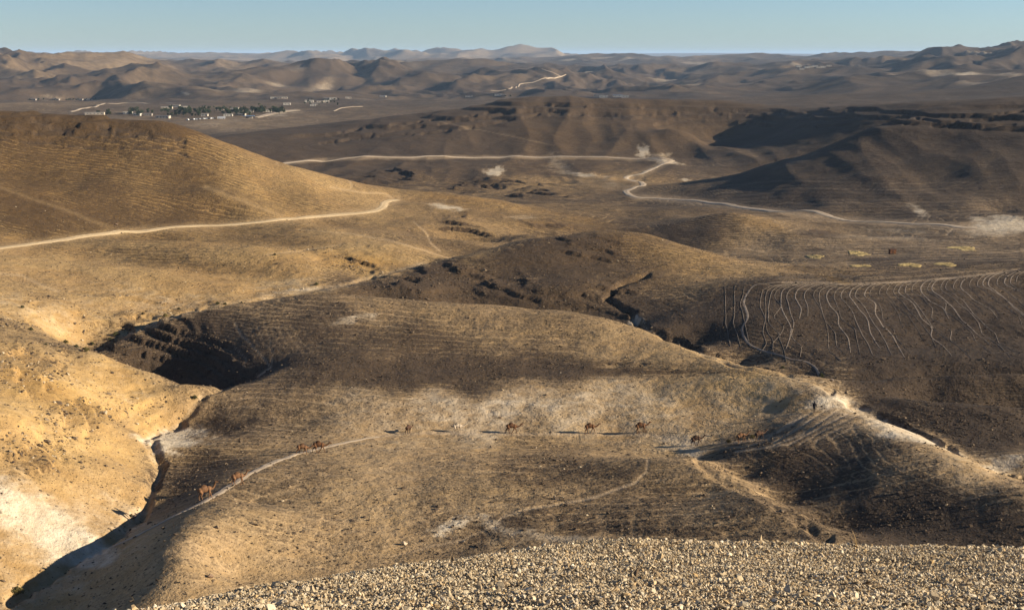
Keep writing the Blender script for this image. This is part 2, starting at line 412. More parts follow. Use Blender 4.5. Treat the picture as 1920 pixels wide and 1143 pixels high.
def track(poly, width, depth=0.06, rmin=60.0, soft=1.0):
    """ground within a few photo pixels of a line walked over the land; returns (index, weight 0..1)"""
    best = {}
    out_i = []; out_w = []
    P = [(float(a), float(b)) for a, b in poly]
    rs = [math.log(ray_hit(a, b, rmin)[3]) for a, b in P]
    x0 = min(p[0] for p in P) - width * 3; x1 = max(p[0] for p in P) + width * 3
    y0 = min(p[1] for p in P) - width * 3; y1 = max(p[1] for p in P) + width * 3
    m = np.nonzero((PX > x0) & (PX < x1) & (PY > y0) & (PY < y1) & (VV > min(rs) - depth) & (VV < max(rs) + depth))
    qx = PX[m]; qy = PY[m]; qv = VV[m]
    w = np.zeros(len(qx))
    for k in range(len(P) - 1):
        a, b = P[k], P[k + 1]
        dx, dy = b[0] - a[0], b[1] - a[1]
        L2 = dx * dx + dy * dy + 1e-9
        t = np.clip(((qx - a[0]) * dx + (qy - a[1]) * dy) / L2, 0, 1)
        d = np.hypot(qx - a[0] - t * dx, qy - a[1] - t * dy)
        rv = rs[k] + (rs[k + 1] - rs[k]) * t
        w = np.maximum(w, smooth(width * (1 + soft), width * max(0.0, 1 - soft), d) * (np.abs(qv - rv) < depth))
    return m, w

def wiggle(poly, amp, step=14.0, seed=0):
    """resample a polyline with small sideways wander"""
    rr = random.Random(seed)
    P = [Vector((a, b)) for a, b in poly]
    out = [P[0]]
    for a, b in zip(P[:-1], P[1:]):
        n = max(1, int((b - a).length / step))
        for k in range(1, n + 1):
            q = a.lerp(b, k / n)
            if not (k == n and b is P[-1]):
                q = q + Vector((rr.uniform(-amp, amp), rr.uniform(-amp, amp)))
            out.append(q)
    return [(q.x, q.y) for q in out]
# ------------------------------------------------------------------ relief: erosion, ledges, outcrops
far = smooth(2300, 3600, R2)
mid = smooth(100, 150, R2)
rowgap = np.gradient(RR)[:, None] * np.ones((1, NU))
BASEZ = Z.copy()
# broad undulation and roughness, each octave faded where the grid cannot carry it
def octave(lam, amp, seed, ridged=False, sx=1.0, sy=1.0):
    n = perlin(XX / lam * sx + seed * 17.3, YY / lam * sy - seed * 9.1)
    if ridged: n = 0.5 - np.abs(n)
    return n * amp * smooth(1.6, 3.2, lam / np.maximum(rowgap, R2 * 0.0011))
# gullied slopes of the far hills
w1 = perlin(XX / 900 + 3.1, YY / 900) * 240
farrel = np.zeros_like(Z)
for lam, amp in ((1500, 40), (760, 66), (380, 70), (190, 40), (95, 18), (48, 6)):
    n = perlin((XX + w1) / lam + lam * .013, (YY + w1 * .6) / lam * 0.7 - lam * .029)
    farrel += (0.14 - np.abs(n)) * amp * smooth(1.3, 2.6, lam / np.maximum(rowgap, R2 * 0.0011))
Z = Z + farrel * far * np.clip(R2 / 5200, 0.35, 0.9) * (1 - .45 * smooth(4600, 7000, R2))
# very far mountains: serrated
mt = smooth(11000, 13500, R2) * smooth(20000, 17000, R2)
Z = Z + mt * (0.3 - np.abs(perlin(XX / 900 + 50, YY / 2600))) * 170 * smooth(-60, 0, BASEZ)
Z = Z + mt * (0.3 - np.abs(perlin(XX / 330 + 12, YY / 1500))) * 60 * smooth(-60, 0, BASEZ)
nearfade = smooth(100, 140, R2)
rough = np.zeros_like(Z); fine_rough = np.zeros_like(Z)
for k, (lam, amp) in enumerate(((140, 1.6), (62, 1.15), (28, 0.65), (13, 0.30), (6.2, 0.13), (3.1, 0.085), (1.6, 0.05))):
    if k < 3: rough += octave(lam, amp, k + 1)
    else: fine_rough += octave(lam, amp, k + 1)
# graded strips: roads are cut level, so the roughness dies out along them
ROADS = [([(-60, 481), (0, 465), (100, 452), (230, 434), (400, 423), (545, 411), (690, 398), (718, 388), (724, 379), (746, 375)], 9),
         ([(1250, 303), (1203, 326), (1174, 333), (1206, 346), (1174, 358), (1193, 370), (1280, 375), (1380, 387), (1460, 397), (1563, 408), (1680, 418), (1793, 425), (1830, 428)], 8)]
for pl_, w_ in ROADS:
    ix_, wt_ = track(pl_, w_, depth=.08)
    fine_rough[ix_] *= 1 - .92 * wt_
rough = rough + fine_rough
Z = Z + rough * nearfade * (1 - 0.5 * far) * smooth(140, 320, R2 + 60)

def zone(lst):
    """union of soft ground regions; entries are blob() arguments"""
    m = np.zeros_like(Z)
    for a in lst:
        kw = a[-1] if isinstance(a[-1], dict) else {}
        aa = a[:-1] if kw else a
        g = kw.pop('gain', 1.0) if kw else 1.0
        idx, w = blob(*aa, **kw)
        m[idx] = np.maximum(m[idx], w * g)
    return m

# rills running down hillsides facing the viewer
rill_c = zone([(1020, 250, 260, 70, 0, dict(depth=.2)), (1300, 260, 200, 50, 0, dict(depth=.2)), (760, 320, 220, 30, 0, dict(depth=.14)), (1080, 320, 120, 25, 0, dict(depth=.1))])
Z = Z + rill_c * ((0.3 - np.abs(perlin(XX / 62 + 4, YY / 300))) * 5.5 + (0.3 - np.abs(perlin(XX / 24 + 4, YY / 170))) * 1.6)
rill_h3 = zone([(1700, 300, 300, 90, 0, dict(depth=.3))])
Z = Z + rill_h3 * ((0.3 - np.abs(perlin(XX / 40 + 9, YY / 260))) * 2.2 + (0.3 - np.abs(perlin(XX / 16 + 9, YY / 120))) * .7)
rill_h1 = zone([(250, 320, 420, 90, 8, dict(depth=.25))])
Z = Z + rill_h1 * ((0.3 - np.abs(perlin(XX / 30 + 19, YY / 200))) * 1.0)
# stratified ledges
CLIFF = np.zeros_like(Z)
def ledges(mask, period, strength, lo=.36, hi=.56, seed=0.0, warp=1.0, tx=0.0, ps=45.0, wf=1.0):
    global Z
    s = Z + tx * XX + perlin(XX / 60 + seed, YY / 60) * warp + (perlin(XX / 17 + seed, YY / 17) * .45 + perlin(XX / 6 + seed, YY / 6) * .2) * warp * wf
    f = s / period - np.floor(s / period)
    st = smooth(lo, hi, f)
    patch = smooth(-.25, .25, perlin(XX / ps + seed * 3, YY / ps) + .15)
    Z = Z + mask * patch * (st - f) * period * strength
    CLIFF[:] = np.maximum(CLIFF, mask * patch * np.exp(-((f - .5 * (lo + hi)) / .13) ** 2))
lz_h1 = zone([(60, 243, 130, 26, 0, dict(depth=.08)), (200, 246, 130, 24, 3, dict(depth=.08)), (310, 256, 60, 14, 20, dict(depth=.08))])
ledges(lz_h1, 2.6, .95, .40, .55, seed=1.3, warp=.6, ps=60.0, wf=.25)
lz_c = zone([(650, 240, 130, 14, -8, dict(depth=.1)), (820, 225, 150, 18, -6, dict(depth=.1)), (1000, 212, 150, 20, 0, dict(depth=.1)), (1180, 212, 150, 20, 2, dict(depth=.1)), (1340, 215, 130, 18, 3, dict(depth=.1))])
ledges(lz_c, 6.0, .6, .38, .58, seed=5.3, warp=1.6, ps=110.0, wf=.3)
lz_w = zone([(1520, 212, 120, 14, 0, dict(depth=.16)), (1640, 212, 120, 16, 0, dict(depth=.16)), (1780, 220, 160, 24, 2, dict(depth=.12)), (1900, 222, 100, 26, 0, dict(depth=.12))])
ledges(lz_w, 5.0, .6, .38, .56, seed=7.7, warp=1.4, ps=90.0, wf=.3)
# rocky outcrops: tilted slabs
OUT = [(330, 640, 130, 45, 20, dict(depth=.12)), (250, 670, 70, 26, 20, dict(depth=.1)), (400, 690, 60, 30, 20, dict(depth=.1)), (800, 525, 90, 26, -8, dict(depth=.1)), (900, 530, 90, 26, 4, dict(depth=.1)), (1060, 560, 90, 14, 8, dict(depth=.1)),
       (740, 332, 60, 13, -6, dict(depth=.08)), (900, 352, 60, 11, 4, dict(depth=.08)), (990, 356, 70, 22, 8, dict(depth=.1)), (855, 420, 32, 14, 12, dict(depth=.08)), (915, 437, 40, 12, 8, dict(depth=.08)),
       (1030, 425, 40, 12, 8, dict(depth=.08)), (1150, 565, 46, 22, 25, dict(depth=.08)), (660, 492, 60, 16, 8, dict(depth=.08)), (60, 690, 110, 56, -20, dict(depth=.14)), (140, 800, 120, 40, -28, dict(depth=.14)), (230, 770, 80, 40, -30, dict(depth=.1, gain=.7)), (60, 860, 90, 40, 20, dict(depth=.12, gain=.7)), (80, 610, 120, 30, 0, dict(depth=.12, gain=.6)), (170, 590, 110, 22, 8, dict(depth=.1, gain=.4)),
       (300, 560, 110, 12, 6, dict(depth=.08, gain=.35)), (110, 560, 90, 12, 8, dict(depth=.08, gain=.35)), (1100, 470, 70, 22, 12, dict(depth=.08, gain=.6))]
oz = zone(OUT)
OS = np.where(R2 < 620, 1.0, 2.9)
slab = 0.35 - np.abs(perlin((XX * .75 + YY * .55) / (4.2 * OS) + 31, (YY * .8 - XX * .5) / (15 * OS) + 7))
slab2 = 0.3 - np.abs(perlin((XX * .8 + YY * .4) / (1.7 * OS) + 3, (YY - XX * .4) / (5 * OS) + 2))
lump = perlin(XX / (9 * OS) + 61, YY / (9 * OS) + 3)
Z = Z + oz * (slab * .6 + slab2 * .32 + lump * .5) * OS
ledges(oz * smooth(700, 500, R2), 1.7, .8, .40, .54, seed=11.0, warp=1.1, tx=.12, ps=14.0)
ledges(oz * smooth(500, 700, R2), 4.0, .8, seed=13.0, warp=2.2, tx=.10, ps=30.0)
# incised wadi beds
def carve(poly, width, depth_m, **k):
    global Z
    idx, w = track(poly, width, **k)
    Z[idx] -= w * depth_m * (.7 + .5 * perlin(XX[idx] / 9, YY[idx] / 9))
carve(wiggle([(20, 1130), (100, 1085), (200, 1022), (270, 965), (286, 920), (300, 880), (290, 850), (266, 828), (300, 806), (338, 796), (352, 770), (378, 742)], 5, seed=1, step=9), 8, 1.3)
carve(wiggle([(1310, 868), (1335, 890), (1400, 922), (1470, 960), (1530, 1002), (1555, 1012)], 3, seed=2, step=12), 7, .7, depth=.1)
carve(wiggle([(1195, 608), (1290, 652), (1380, 688), (1460, 703), (1530, 722), (1560, 740)], 1.6, seed=3), 5, 1.8, depth=.12)
carve(wiggle([(1215, 518), (1160, 538), (1135, 568), (1180, 588), (1195, 608)], 1.6, seed=4), 4, 1.5)
carve(wiggle([(180, 660), (225, 632), (320, 592), (420, 570), (500, 556), (560, 547), (650, 533), (700, 518)], 1.6, seed=5), 3, 1.0)
carve(wiggle([(1590, 763), (1660, 787), (1740, 822), (1800, 857), (1860, 886), (1920, 898)], 1.6, seed=6), 4, 1.2)
carve(wiggle([(380, 742), (430, 725), (480, 705)], 1.6, seed=7), 4, 1.0)
# our gravel slope: small bumps
Z = Z + smooth(42, 30, R2) * smooth(3, 8, R2) * (perlin(XX / 3.1, YY / 3.1) * .10 + perlin(XX / 1.1, YY / 1.1) * .05)
PX, PY = project(XX, YY, Z)
# ------------------------------------------------------------------ ground cover: chalk, dark flint gravel, ochre earth, trodden tracks
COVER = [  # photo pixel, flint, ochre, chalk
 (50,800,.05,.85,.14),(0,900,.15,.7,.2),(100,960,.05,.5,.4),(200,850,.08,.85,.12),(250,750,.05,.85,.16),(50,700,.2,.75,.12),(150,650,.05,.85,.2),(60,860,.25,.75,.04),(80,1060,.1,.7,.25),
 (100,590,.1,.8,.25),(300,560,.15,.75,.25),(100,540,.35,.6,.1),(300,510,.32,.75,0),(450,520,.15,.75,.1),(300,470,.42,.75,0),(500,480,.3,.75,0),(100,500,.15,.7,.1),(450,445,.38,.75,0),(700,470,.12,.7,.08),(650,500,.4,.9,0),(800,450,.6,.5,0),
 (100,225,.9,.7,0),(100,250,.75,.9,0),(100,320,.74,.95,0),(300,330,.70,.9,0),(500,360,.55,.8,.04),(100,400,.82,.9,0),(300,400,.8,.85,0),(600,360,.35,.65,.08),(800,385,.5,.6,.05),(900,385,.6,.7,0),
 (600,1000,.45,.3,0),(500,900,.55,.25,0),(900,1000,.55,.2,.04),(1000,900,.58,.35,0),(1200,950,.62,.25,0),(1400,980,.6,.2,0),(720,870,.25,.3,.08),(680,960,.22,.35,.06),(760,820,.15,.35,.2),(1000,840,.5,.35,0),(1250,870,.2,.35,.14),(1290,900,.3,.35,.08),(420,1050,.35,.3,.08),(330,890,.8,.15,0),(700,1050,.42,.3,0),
 (450,780,.62,.15,0),(560,700,.68,.2,0),(600,620,.8,.1,.05),(800,640,.78,.3,0),(1000,620,.5,.4,0),(1200,660,.22,.5,.08),(1350,720,.12,.55,.14),(1000,690,.85,.2,0),(800,700,.85,.15,0),(900,760,.15,.25,.4),(700,770,.35,.2,.22),(1100,770,.02,.4,.34),(1250,770,.05,.45,.28),(1400,770,.08,.6,.22),  # shade on the broad hill's left side and band is put into flint
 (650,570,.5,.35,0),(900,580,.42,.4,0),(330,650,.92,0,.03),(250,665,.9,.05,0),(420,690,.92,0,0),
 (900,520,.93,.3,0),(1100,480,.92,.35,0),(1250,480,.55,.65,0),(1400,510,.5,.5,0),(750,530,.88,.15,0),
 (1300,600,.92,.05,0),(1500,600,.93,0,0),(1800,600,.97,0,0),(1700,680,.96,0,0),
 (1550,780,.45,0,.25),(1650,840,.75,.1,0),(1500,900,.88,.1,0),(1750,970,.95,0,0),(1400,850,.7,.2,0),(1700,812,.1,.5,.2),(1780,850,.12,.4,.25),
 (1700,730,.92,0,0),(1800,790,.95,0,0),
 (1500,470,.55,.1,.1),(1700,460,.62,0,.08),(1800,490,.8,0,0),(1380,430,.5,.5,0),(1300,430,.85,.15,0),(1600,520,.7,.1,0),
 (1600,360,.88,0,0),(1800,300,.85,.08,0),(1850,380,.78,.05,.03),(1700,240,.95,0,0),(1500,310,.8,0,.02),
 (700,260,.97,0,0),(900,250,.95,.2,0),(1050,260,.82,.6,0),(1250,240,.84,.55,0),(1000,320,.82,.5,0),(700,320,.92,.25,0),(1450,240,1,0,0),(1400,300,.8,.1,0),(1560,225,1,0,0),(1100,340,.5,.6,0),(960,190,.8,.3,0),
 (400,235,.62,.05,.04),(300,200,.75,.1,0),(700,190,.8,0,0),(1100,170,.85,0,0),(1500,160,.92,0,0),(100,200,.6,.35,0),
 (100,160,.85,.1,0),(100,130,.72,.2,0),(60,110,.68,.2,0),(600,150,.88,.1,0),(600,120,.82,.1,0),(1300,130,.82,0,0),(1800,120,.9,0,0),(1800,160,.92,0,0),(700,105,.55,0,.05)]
cp = []
for px, py, f, oc, ch in COVER:
    cp.append((float(pix_dir(px, py)[0]), math.log(ray_hit(px, py)[3]), f, oc, ch))
cp = np.array(cp)
FL = np.zeros_like(Z); OC = np.zeros_like(Z); CH = np.zeros_like(Z)
wx = perlin(XX / (R2 * .05), YY / (R2 * .05) + 5) * .025
def idw(u, v):
    num = np.zeros((3,) + u.shape); den = np.zeros(u.shape)
    for c in cp:
        w = 1.0 / ((u - c[0]) ** 2 + ((v - c[1]) * .8) ** 2 + 2e-4) ** 1.7
        den += w
        for k in range(3): num[k] += w * c[2 + k]
    return num / den
sub = (slice(None, None, 3), slice(None, None, 3))
low = idw(UU[sub], VV[sub])
ii = np.minimum(np.arange(NR) / 3.0, low.shape[1] - 1.001); jj = np.minimum(np.arange(NU) / 3.0, low.shape[2] - 1.001)
# soft domain warp so that the cover does not follow straight fronts
fi_ = np.clip(ii[:, None] + wx * 260, 0, low.shape[1] - 1.001); fj_ = np.clip(jj[None, :] + wx.T.mean() + perlin(XX / (R2 * .04) + 40, YY / (R2 * .04)) * 7, 0, low.shape[2] - 1.001)
a_ = fi_.astype(int); b_ = fj_.astype(int); fa = fi_ - a_; fb = fj_ - b_
def up(k):
    L = low[k]
    return (L[a_, b_] * (1 - fb) + L[a_, b_ + 1] * fb) * (1 - fa) + (L[a_ + 1, b_] * (1 - fb) + L[a_ + 1, b_ + 1] * fb) * fa
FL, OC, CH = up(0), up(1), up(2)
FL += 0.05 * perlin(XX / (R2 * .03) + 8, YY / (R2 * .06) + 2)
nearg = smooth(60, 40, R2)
FL = FL * (1 - nearg) + .55 * nearg; OC = OC * (1 - nearg) + .35 * nearg; CH = CH * (1 - nearg) + .25 * nearg  # ground under the gravel darkened to stand in for shadow between stones

def paint(arr, args, val, **kw):
    idx, w = blob(*args, **kw)
    arr[idx] += (val - arr[idx]) * w
# chalk exposures
for a in [((925, 323, 15, 11, 20), .95, .05), ((935, 318, 8, 7, 0), 1, .05), ((1205, 283, 11, 12, 40), .95, .06), ((1240, 291, 24, 6, 0), .5, .04), ((1040, 305, 22, 18, 30), .45, .08), ((1725, 396, 22, 7, 38), .8, .05), ((1705, 385, 10, 5, 20), .45, .05),
          ((1870, 432, 60, 14, 0), .6, .06), ((1895, 418, 34, 9, 10), .45, .06), ((1680, 432, 60, 4, 3), .45, .06), ((1730, 448, 150, 4, 2), .4, .06), ((845, 985, 32, 10, -22), .95, .06), ((930, 985, 40, 14, 30), .6, .06), ((1000, 1000, 60, 10, 8), .5, .06), ((1080, 1010, 80, 8, 0), .5, .06),
          ((335, 825, 58, 20, -4), .95, .06), ((310, 835, 22, 18, 0), .8, .06), ((60, 970, 120, 26, 35), .6, .10), ((130, 1005, 90, 16, 38), .5, .08), ((1192, 602, 9, 13, 60), 1, .05), ((1560, 750, 40, 10, -10), .75, .06), ((1620, 772, 80, 12, 25), .6, .06), ((1665, 808, 40, 12, 25), .7, .05),
          ((1880, 868, 40, 14, -15), .7, .06), ((930, 762, 90, 10, -4), .6, .06), ((1020, 748, 60, 8, -8), .45, .06), ((850, 765, 60, 10, 4), .4, .06), ((660, 598, 46, 9, -10), .6, .06), ((700, 605, 30, 6, 20), .35, .06), ((840, 388, 34, 5, 8), .75, .06), ((980, 408, 30, 4, 0), .45, .06),
          ((1090, 327, 45, 4, 6), .7, .06), ((1140, 345, 40, 10, 0), .35, .06), ((1285, 337, 9, 2.5, 0), .9, .06), ((1250, 303, 28, 5, 10), .8, .06), ((1060, 318, 18, 11, 40), .5, .06), ((320, 568, 60, 7, 4), .4, .06), ((540, 530, 60, 8, -8), .35, .06), ((560, 544, 70, 4, -6), .5, .06),
          ((1500, 300, 60, 6, -20), .3, .06), ((1470, 320, 70, 8, -20), .25, .08), ((345, 174, 16, 2.5, 20), .5, .05), ((98, 182, 32, 5, 0), .45, .08), ((530, 212, 36, 5, -8), .6, .08), ((420, 228, 70, 6, -6), .35, .1), ((1800, 140, 60, 4, -10), .2, .06),
          ((240, 978, 40, 14, -30), .45, .06), ((1240, 815, 60, 7, 15), .4, .06), ((1300, 850, 26, 14, 60), .55, .06), ((1050, 800, 260, 8, 0), .3, .06)]:
    paint(CH, a[0], a[1] * .8, depth=a[2], soft=.95, warp=.75)
for a in [((1885, 420, 48, 13, 4), .85, .06), ((1700, 812, 130, 11, 27), .6, .06), ((60, 975, 130, 30, 36), .72, .09), ((150, 1010, 80, 16, 36), .6, .07)]:
    paint(CH, a[0], a[1], depth=a[2], soft=.9, warp=.6)
    paint(OC, a[0], .25, depth=a[2], soft=.9, warp=.6)
# ground darkened by dense flint or old dung; shaded hill bands and folds painted dark too
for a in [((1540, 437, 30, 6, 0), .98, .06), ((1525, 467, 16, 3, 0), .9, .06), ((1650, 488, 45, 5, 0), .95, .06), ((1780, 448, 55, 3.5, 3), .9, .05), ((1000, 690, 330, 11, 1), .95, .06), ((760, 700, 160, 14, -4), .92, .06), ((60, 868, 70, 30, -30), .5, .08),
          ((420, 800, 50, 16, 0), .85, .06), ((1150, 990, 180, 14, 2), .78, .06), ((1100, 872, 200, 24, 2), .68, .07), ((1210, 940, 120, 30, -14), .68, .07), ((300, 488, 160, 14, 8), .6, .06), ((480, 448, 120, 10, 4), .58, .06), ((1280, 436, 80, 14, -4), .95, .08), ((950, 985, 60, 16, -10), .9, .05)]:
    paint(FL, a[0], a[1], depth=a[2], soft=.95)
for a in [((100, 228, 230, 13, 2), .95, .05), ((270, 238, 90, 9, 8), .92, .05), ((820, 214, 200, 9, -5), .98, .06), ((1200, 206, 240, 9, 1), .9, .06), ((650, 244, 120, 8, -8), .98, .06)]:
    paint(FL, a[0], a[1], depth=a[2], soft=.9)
# ochre screes
for a in [((1130, 425, 70, 14, 10), .8, .06), ((680, 490, 60, 14, 0), 1, .06), ((1240, 465, 120, 22, 14), .75, .08), ((1560, 522, 40, 5, 18), .9, .05), ((1420, 418, 60, 12, 16), .7, .07), ((1030, 420, 60, 12, 6), .8, .06), ((1420, 730, 120, 26, 18), .7, .08), ((900, 378, 110, 6, 8), .9, .05), ((120, 740, 110, 30, 10), 1, .1)]:
    paint(OC, a[0], a[1], depth=a[2])
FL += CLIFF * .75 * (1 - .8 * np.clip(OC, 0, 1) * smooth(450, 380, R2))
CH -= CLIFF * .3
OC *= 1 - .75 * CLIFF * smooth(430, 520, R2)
CH += smooth(2300, 3200, R2) * smooth(14000, 9000, R2) * .42 * smooth(.12, .42, perlin(XX / 420 + 9, YY / 900 + 4)) * smooth(-.1, .3, perlin(XX / 130, YY / 300))
FL += smooth(2000, 2800, R2) * .16 * perlin(XX / 260 + 3, YY / 600)
FL = np.clip(FL, 0, 1)
CH = np.clip(CH + perlin(XX / 9, YY / 9) * .12 * CH, 0, 1)

for poly_, w_, v_ in [([(230, 630), (320, 593), (420, 571), (500, 557), (560, 548), (650, 534), (700, 519), (800, 495)], 6, .25), ([(1195, 608), (1290, 652), (1380, 688)], 3, .2), ([(20, 1130), (100, 1085), (200, 1022), (270, 965), (300, 880), (268, 828), (338, 796), (378, 742)], 6, .26)]:
    ix_, wt_ = track(wiggle(poly_, 2, seed=77), w_, depth=.07)
    CH[ix_] = np.maximum(CH[ix_], wt_ * v_)
    FL[ix_] *= 1 - .4 * wt_
# trodden tracks
TR = np.zeros_like(Z)
def trod(poly, width, val, seed=0, amp=1.2, **kw):
    idx, w = track(wiggle(poly, amp, seed=seed), width, **kw)
    TR[idx] = np.maximum(TR[idx], w * val)
    Z[idx] -= w * 0.10 * np.clip(R2[idx] / 300, .4, 1.5)
# sheep paths on the terraced slope
def tz(X, Y): return 1280 + X / 3.0, 420 + Y / 3.0
SHEEP = []
def sheep(poly, w): SHEEP.append((poly, w))
sheep([tz(*p) for p in [(830, 327), (640, 326), (480, 332), (395, 350), (345, 430), (365, 520), (335, 590), (370, 670), (450, 710), (600, 755), (740, 800), (850, 880)]], .62)
rt = random.Random(5)
xs = 440.0
kk = 0
while xs < 1960:
    g = (xs - 440) / 1500.0
    top = 332 - max(0, xs - 900) * .085
    sl = .05 + 1.35 * g ** .9
    yend = 700 + rt.choice([-220, -90, -30, 0, 20, 40])
    dx = lambda y: (y - top - 70) * sl
    pl = [(xs + 150 + 60 * g, top + 4), (xs + 60, top + 16), (xs + 14, top + 40), (xs, top + 78)]
    y = top + 78
    while y < yend:
        y += rt.uniform(45, 80)
        pl.append((xs + dx(y) + rt.uniform(-26, 26), y))
    pl = [p for p in pl if p[0] < 1960]
    if len(pl) > 2:
        sheep(wiggle([tz(*p) for p in pl], .5, 12, kk), rt.choice([.11, .15, .2, .3]))
    kk += 1
    xs += rt.uniform(22, 54)
for k in range(3):
    x = 230 + k * 55
    sheep(wiggle([tz(x + rt.uniform(-10, 10), 350), tz(x + rt.uniform(-16, 16), 450), tz(x + 10 + rt.uniform(-16, 16), 560), tz(x + 40, 690)], .8, 12, k), .13)
trod([tz(*p) for p in [(560, 326), (800, 330), (960, 333), (1250, 322), (1500, 305), (1760, 272), (1900, 250)]], 1.5, .6, 91, .5)
trod([tz(*p) for p in [(700, 330), (950, 318), (1250, 296), (1560, 270), (1900, 248)]], .8, .4, 92, .5)
for pl_, w_ in ROADS + [([(520, 306), (600, 300), (700, 296), (850, 295), (1000, 295), (1150, 296), (1250, 301)], 4)]:
    ix_, wt_ = track(wiggle(pl_, 1.2, seed=5), w_ * .7, depth=.06)
    TR[ix_] = np.maximum(TR[ix_], wt_ * .42)
# paths down the two lower banks
for k in range(0):
    x = 950 + k * 60 + rt.uniform(-15, 15)
    sheep(wiggle([tz(x + 60, 868 - k * 4), tz(x + 10, 890), tz(x + rt.uniform(-20, 20), 940)], .6, 8, k), rt.uniform(.06, .11))
    sheep(wiggle([tz(x + 40, 968 - k * 1), tz(x, 1000), tz(x + rt.uniform(-15, 15), 1080)], .6, 8, k + 50), rt.uniform(.06, .11))
# fan of camel tracks over the near-right spur
for k, (a, b, c) in enumerate([((1440, 822), (1480, 792), (1545, 762)), ((1450, 830), (1500, 800), (1560, 760)), ((1440, 838), (1510, 812), (1575, 765)), ((1380, 846), (1480, 832), (1590, 775)), ((1500, 832), (1550, 805), (1610, 778)),
                               ((1330, 842), (1400, 836), (1470, 815)), ((1530, 826), (1580, 800), (1640, 785)), ((1560, 822), (1600, 800), (1660, 790)), ((1410, 826), (1460, 808), (1520, 775))]):
    trod([a, b, c], 1.6, .9 if k < 4 else .6, 160 + k, .8)
# long faint trails contouring over the mounds
for k in range(30):
    y = 836 + k * 6.2 + rt.uniform(-3, 3)
    x0 = 470 + k * 4 + rt.uniform(-40, 120); x1 = x0 + rt.uniform(180, 520)
    f = lambda x: y + ((x - 820) / 330.0) ** 2 * 9 - (x - 820) * (.02 + .004 * k)
    trod([(x, f(x)) for x in np.linspace(x0, x1, 7)], .8, rt.uniform(.12, .42), 200 + k, 1.0)
for k in range(16):
    y = 716 + k * 5.4 + rt.uniform(-3, 3)
    x0 = rt.uniform(640, 1050); x1 = x0 + rt.uniform(180, 480)
    f = lambda x: y + ((x - 1000) / 400.0) ** 2 * 10 - (x - 1000) * .03
    trod([(x, f(x)) for x in np.linspace(x0, x1, 7)], .8, rt.uniform(.1, .4), 240 + k, 1.0)
trod([(1215, 862), (1212, 885), (1190, 905), (1120, 930), (1060, 942), (990, 952), (940, 970), (925, 990)], 2.2, .8, 300)
trod([(925, 985), (870, 1010), (800, 1025), (740, 1040)], 1.8, .6, 301)
trod([(700, 818), (760, 812), (860, 811), (960, 813), (1100, 813), (1210, 813), (1260, 822), (1300, 831), (1390, 828), (1435, 821)], 2.4, .95, 302, .6)
trod([(440, 605), (455, 630), (485, 660), (508, 688), (478, 710)], 1.3, .9, 303, .6)
trod([(505, 640), (512, 665), (508, 690)], .9, .5, 304, .6)
for k in range(7):
    trod([(470 + k * 13, 608 + k), (480 + k * 14, 640), (500 + k * 15, 662)], .8, .3, 305 + k, .8)
trod([(440, 650), (462, 672), (456, 690)], .9, .5, 313, .6)
trod([(560, 430), (660, 438), (740, 452), (850, 486)], 1.2, .6, 314, .6)
trod([(500, 476), (560, 471), (640, 458)], 1.2, .6, 315, .6)
trod([(776, 415), (800, 436), (808, 455), (825, 470)], 1.3, .7, 316, .4)
trod([(620, 350), (660, 358), (690, 362), (720, 362), (740, 372)], 1.6, .6, 317, .6)
trod([(655, 338), (660, 348), (655, 356)], 1.6, .6, 318, .4)
trod([(0, 512), (40, 515), (80, 535), (110, 545)], 2.5, .6, 319, .6)
trod([(0, 350), (60, 372), (120, 392), (215, 430)], 3.0, .14, 320, .8, depth=.08)  # soft pale strip along a spur edge rather than a trail
trod([(385, 350), (460, 378), (545, 410)], 3.0, .25, 321, .8, depth=.08)  # second spur edge, also a pale strip and no trail
trod([(815, 225), (880, 240), (960, 255), (1040, 273)], .8, .2, 322, .6, depth=.08)
for k in range(12):
    y = 330 + k * 6
    trod([(1330 + k * 6, y + 20), (1480, y + 8 + k), (1700, y + 14), (1900, y + 8)], .8, rt.uniform(.06, .2), 330 + k, 1.0, depth=.1)
for k in range(10):
    y = 450 + k * 5
    trod([(1380, y), (1550, y + rt.uniform(-6, 6)), (1750, y - 4), (1910, y - 8)], .8, rt.uniform(.08, .25), 350 + k, 1.0, depth=.1)
trod([(1775, 440), (1785, 430), (1800, 428)], 1.5, .8, 361, .3)

# rock beds cropping out below the hill crests, in broken ledges
rs_ = random.Random(31)
def strata(curve, offs, x0, x1, width, drop, depth, seg=(22, 90), gap=(4, 26)):
    cx_ = [p[0] for p in curve]; cy_ = [p[1] for p in curve]
    for off in offs:
        x = x0 + rs_.uniform(0, 30)
        while x < x1:
            L = rs_.uniform(*seg)
            P_ = []
            q = x
            while q <= min(x + L, x1):
                P_.append((q, float(np.interp(q, cx_, cy_)) + off * (1 + .12 * math.sin(q * .013 + off)) + rs_.uniform(-.9, .9)))
                q += 7
            if len(P_) > 2:
                idx, w = track(P_, width * rs_.uniform(.7, 1.2), depth=depth, soft=.8)
                Z[idx] -= w * drop * rs_.uniform(.5, 1.1)
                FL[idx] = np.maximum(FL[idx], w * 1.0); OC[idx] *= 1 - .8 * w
            x += L + rs_.uniform(*gap)
strata([(-20, 212), (100, 214), (200, 223), (290, 229), (330, 237), (362, 253)], (17, 25, 33, 41, 50), -20, 352, 1.9, .75, .05)
strata([(600, 241), (700, 226), (800, 214), (900, 200), (950, 190), (1010, 181), (1080, 184), (1200, 189), (1300, 190), (1400, 195), (1470, 203)], (14, 25, 34), 600, 1450, 1.7, 2.0, .06)
strata([(1480, 203), (1570, 201), (1660, 199), (1780, 211), (1920, 199)], (9, 20, 32), 1490, 1920, 1.8, 1.6, .07)
PX, PY = project(XX, YY, Z)
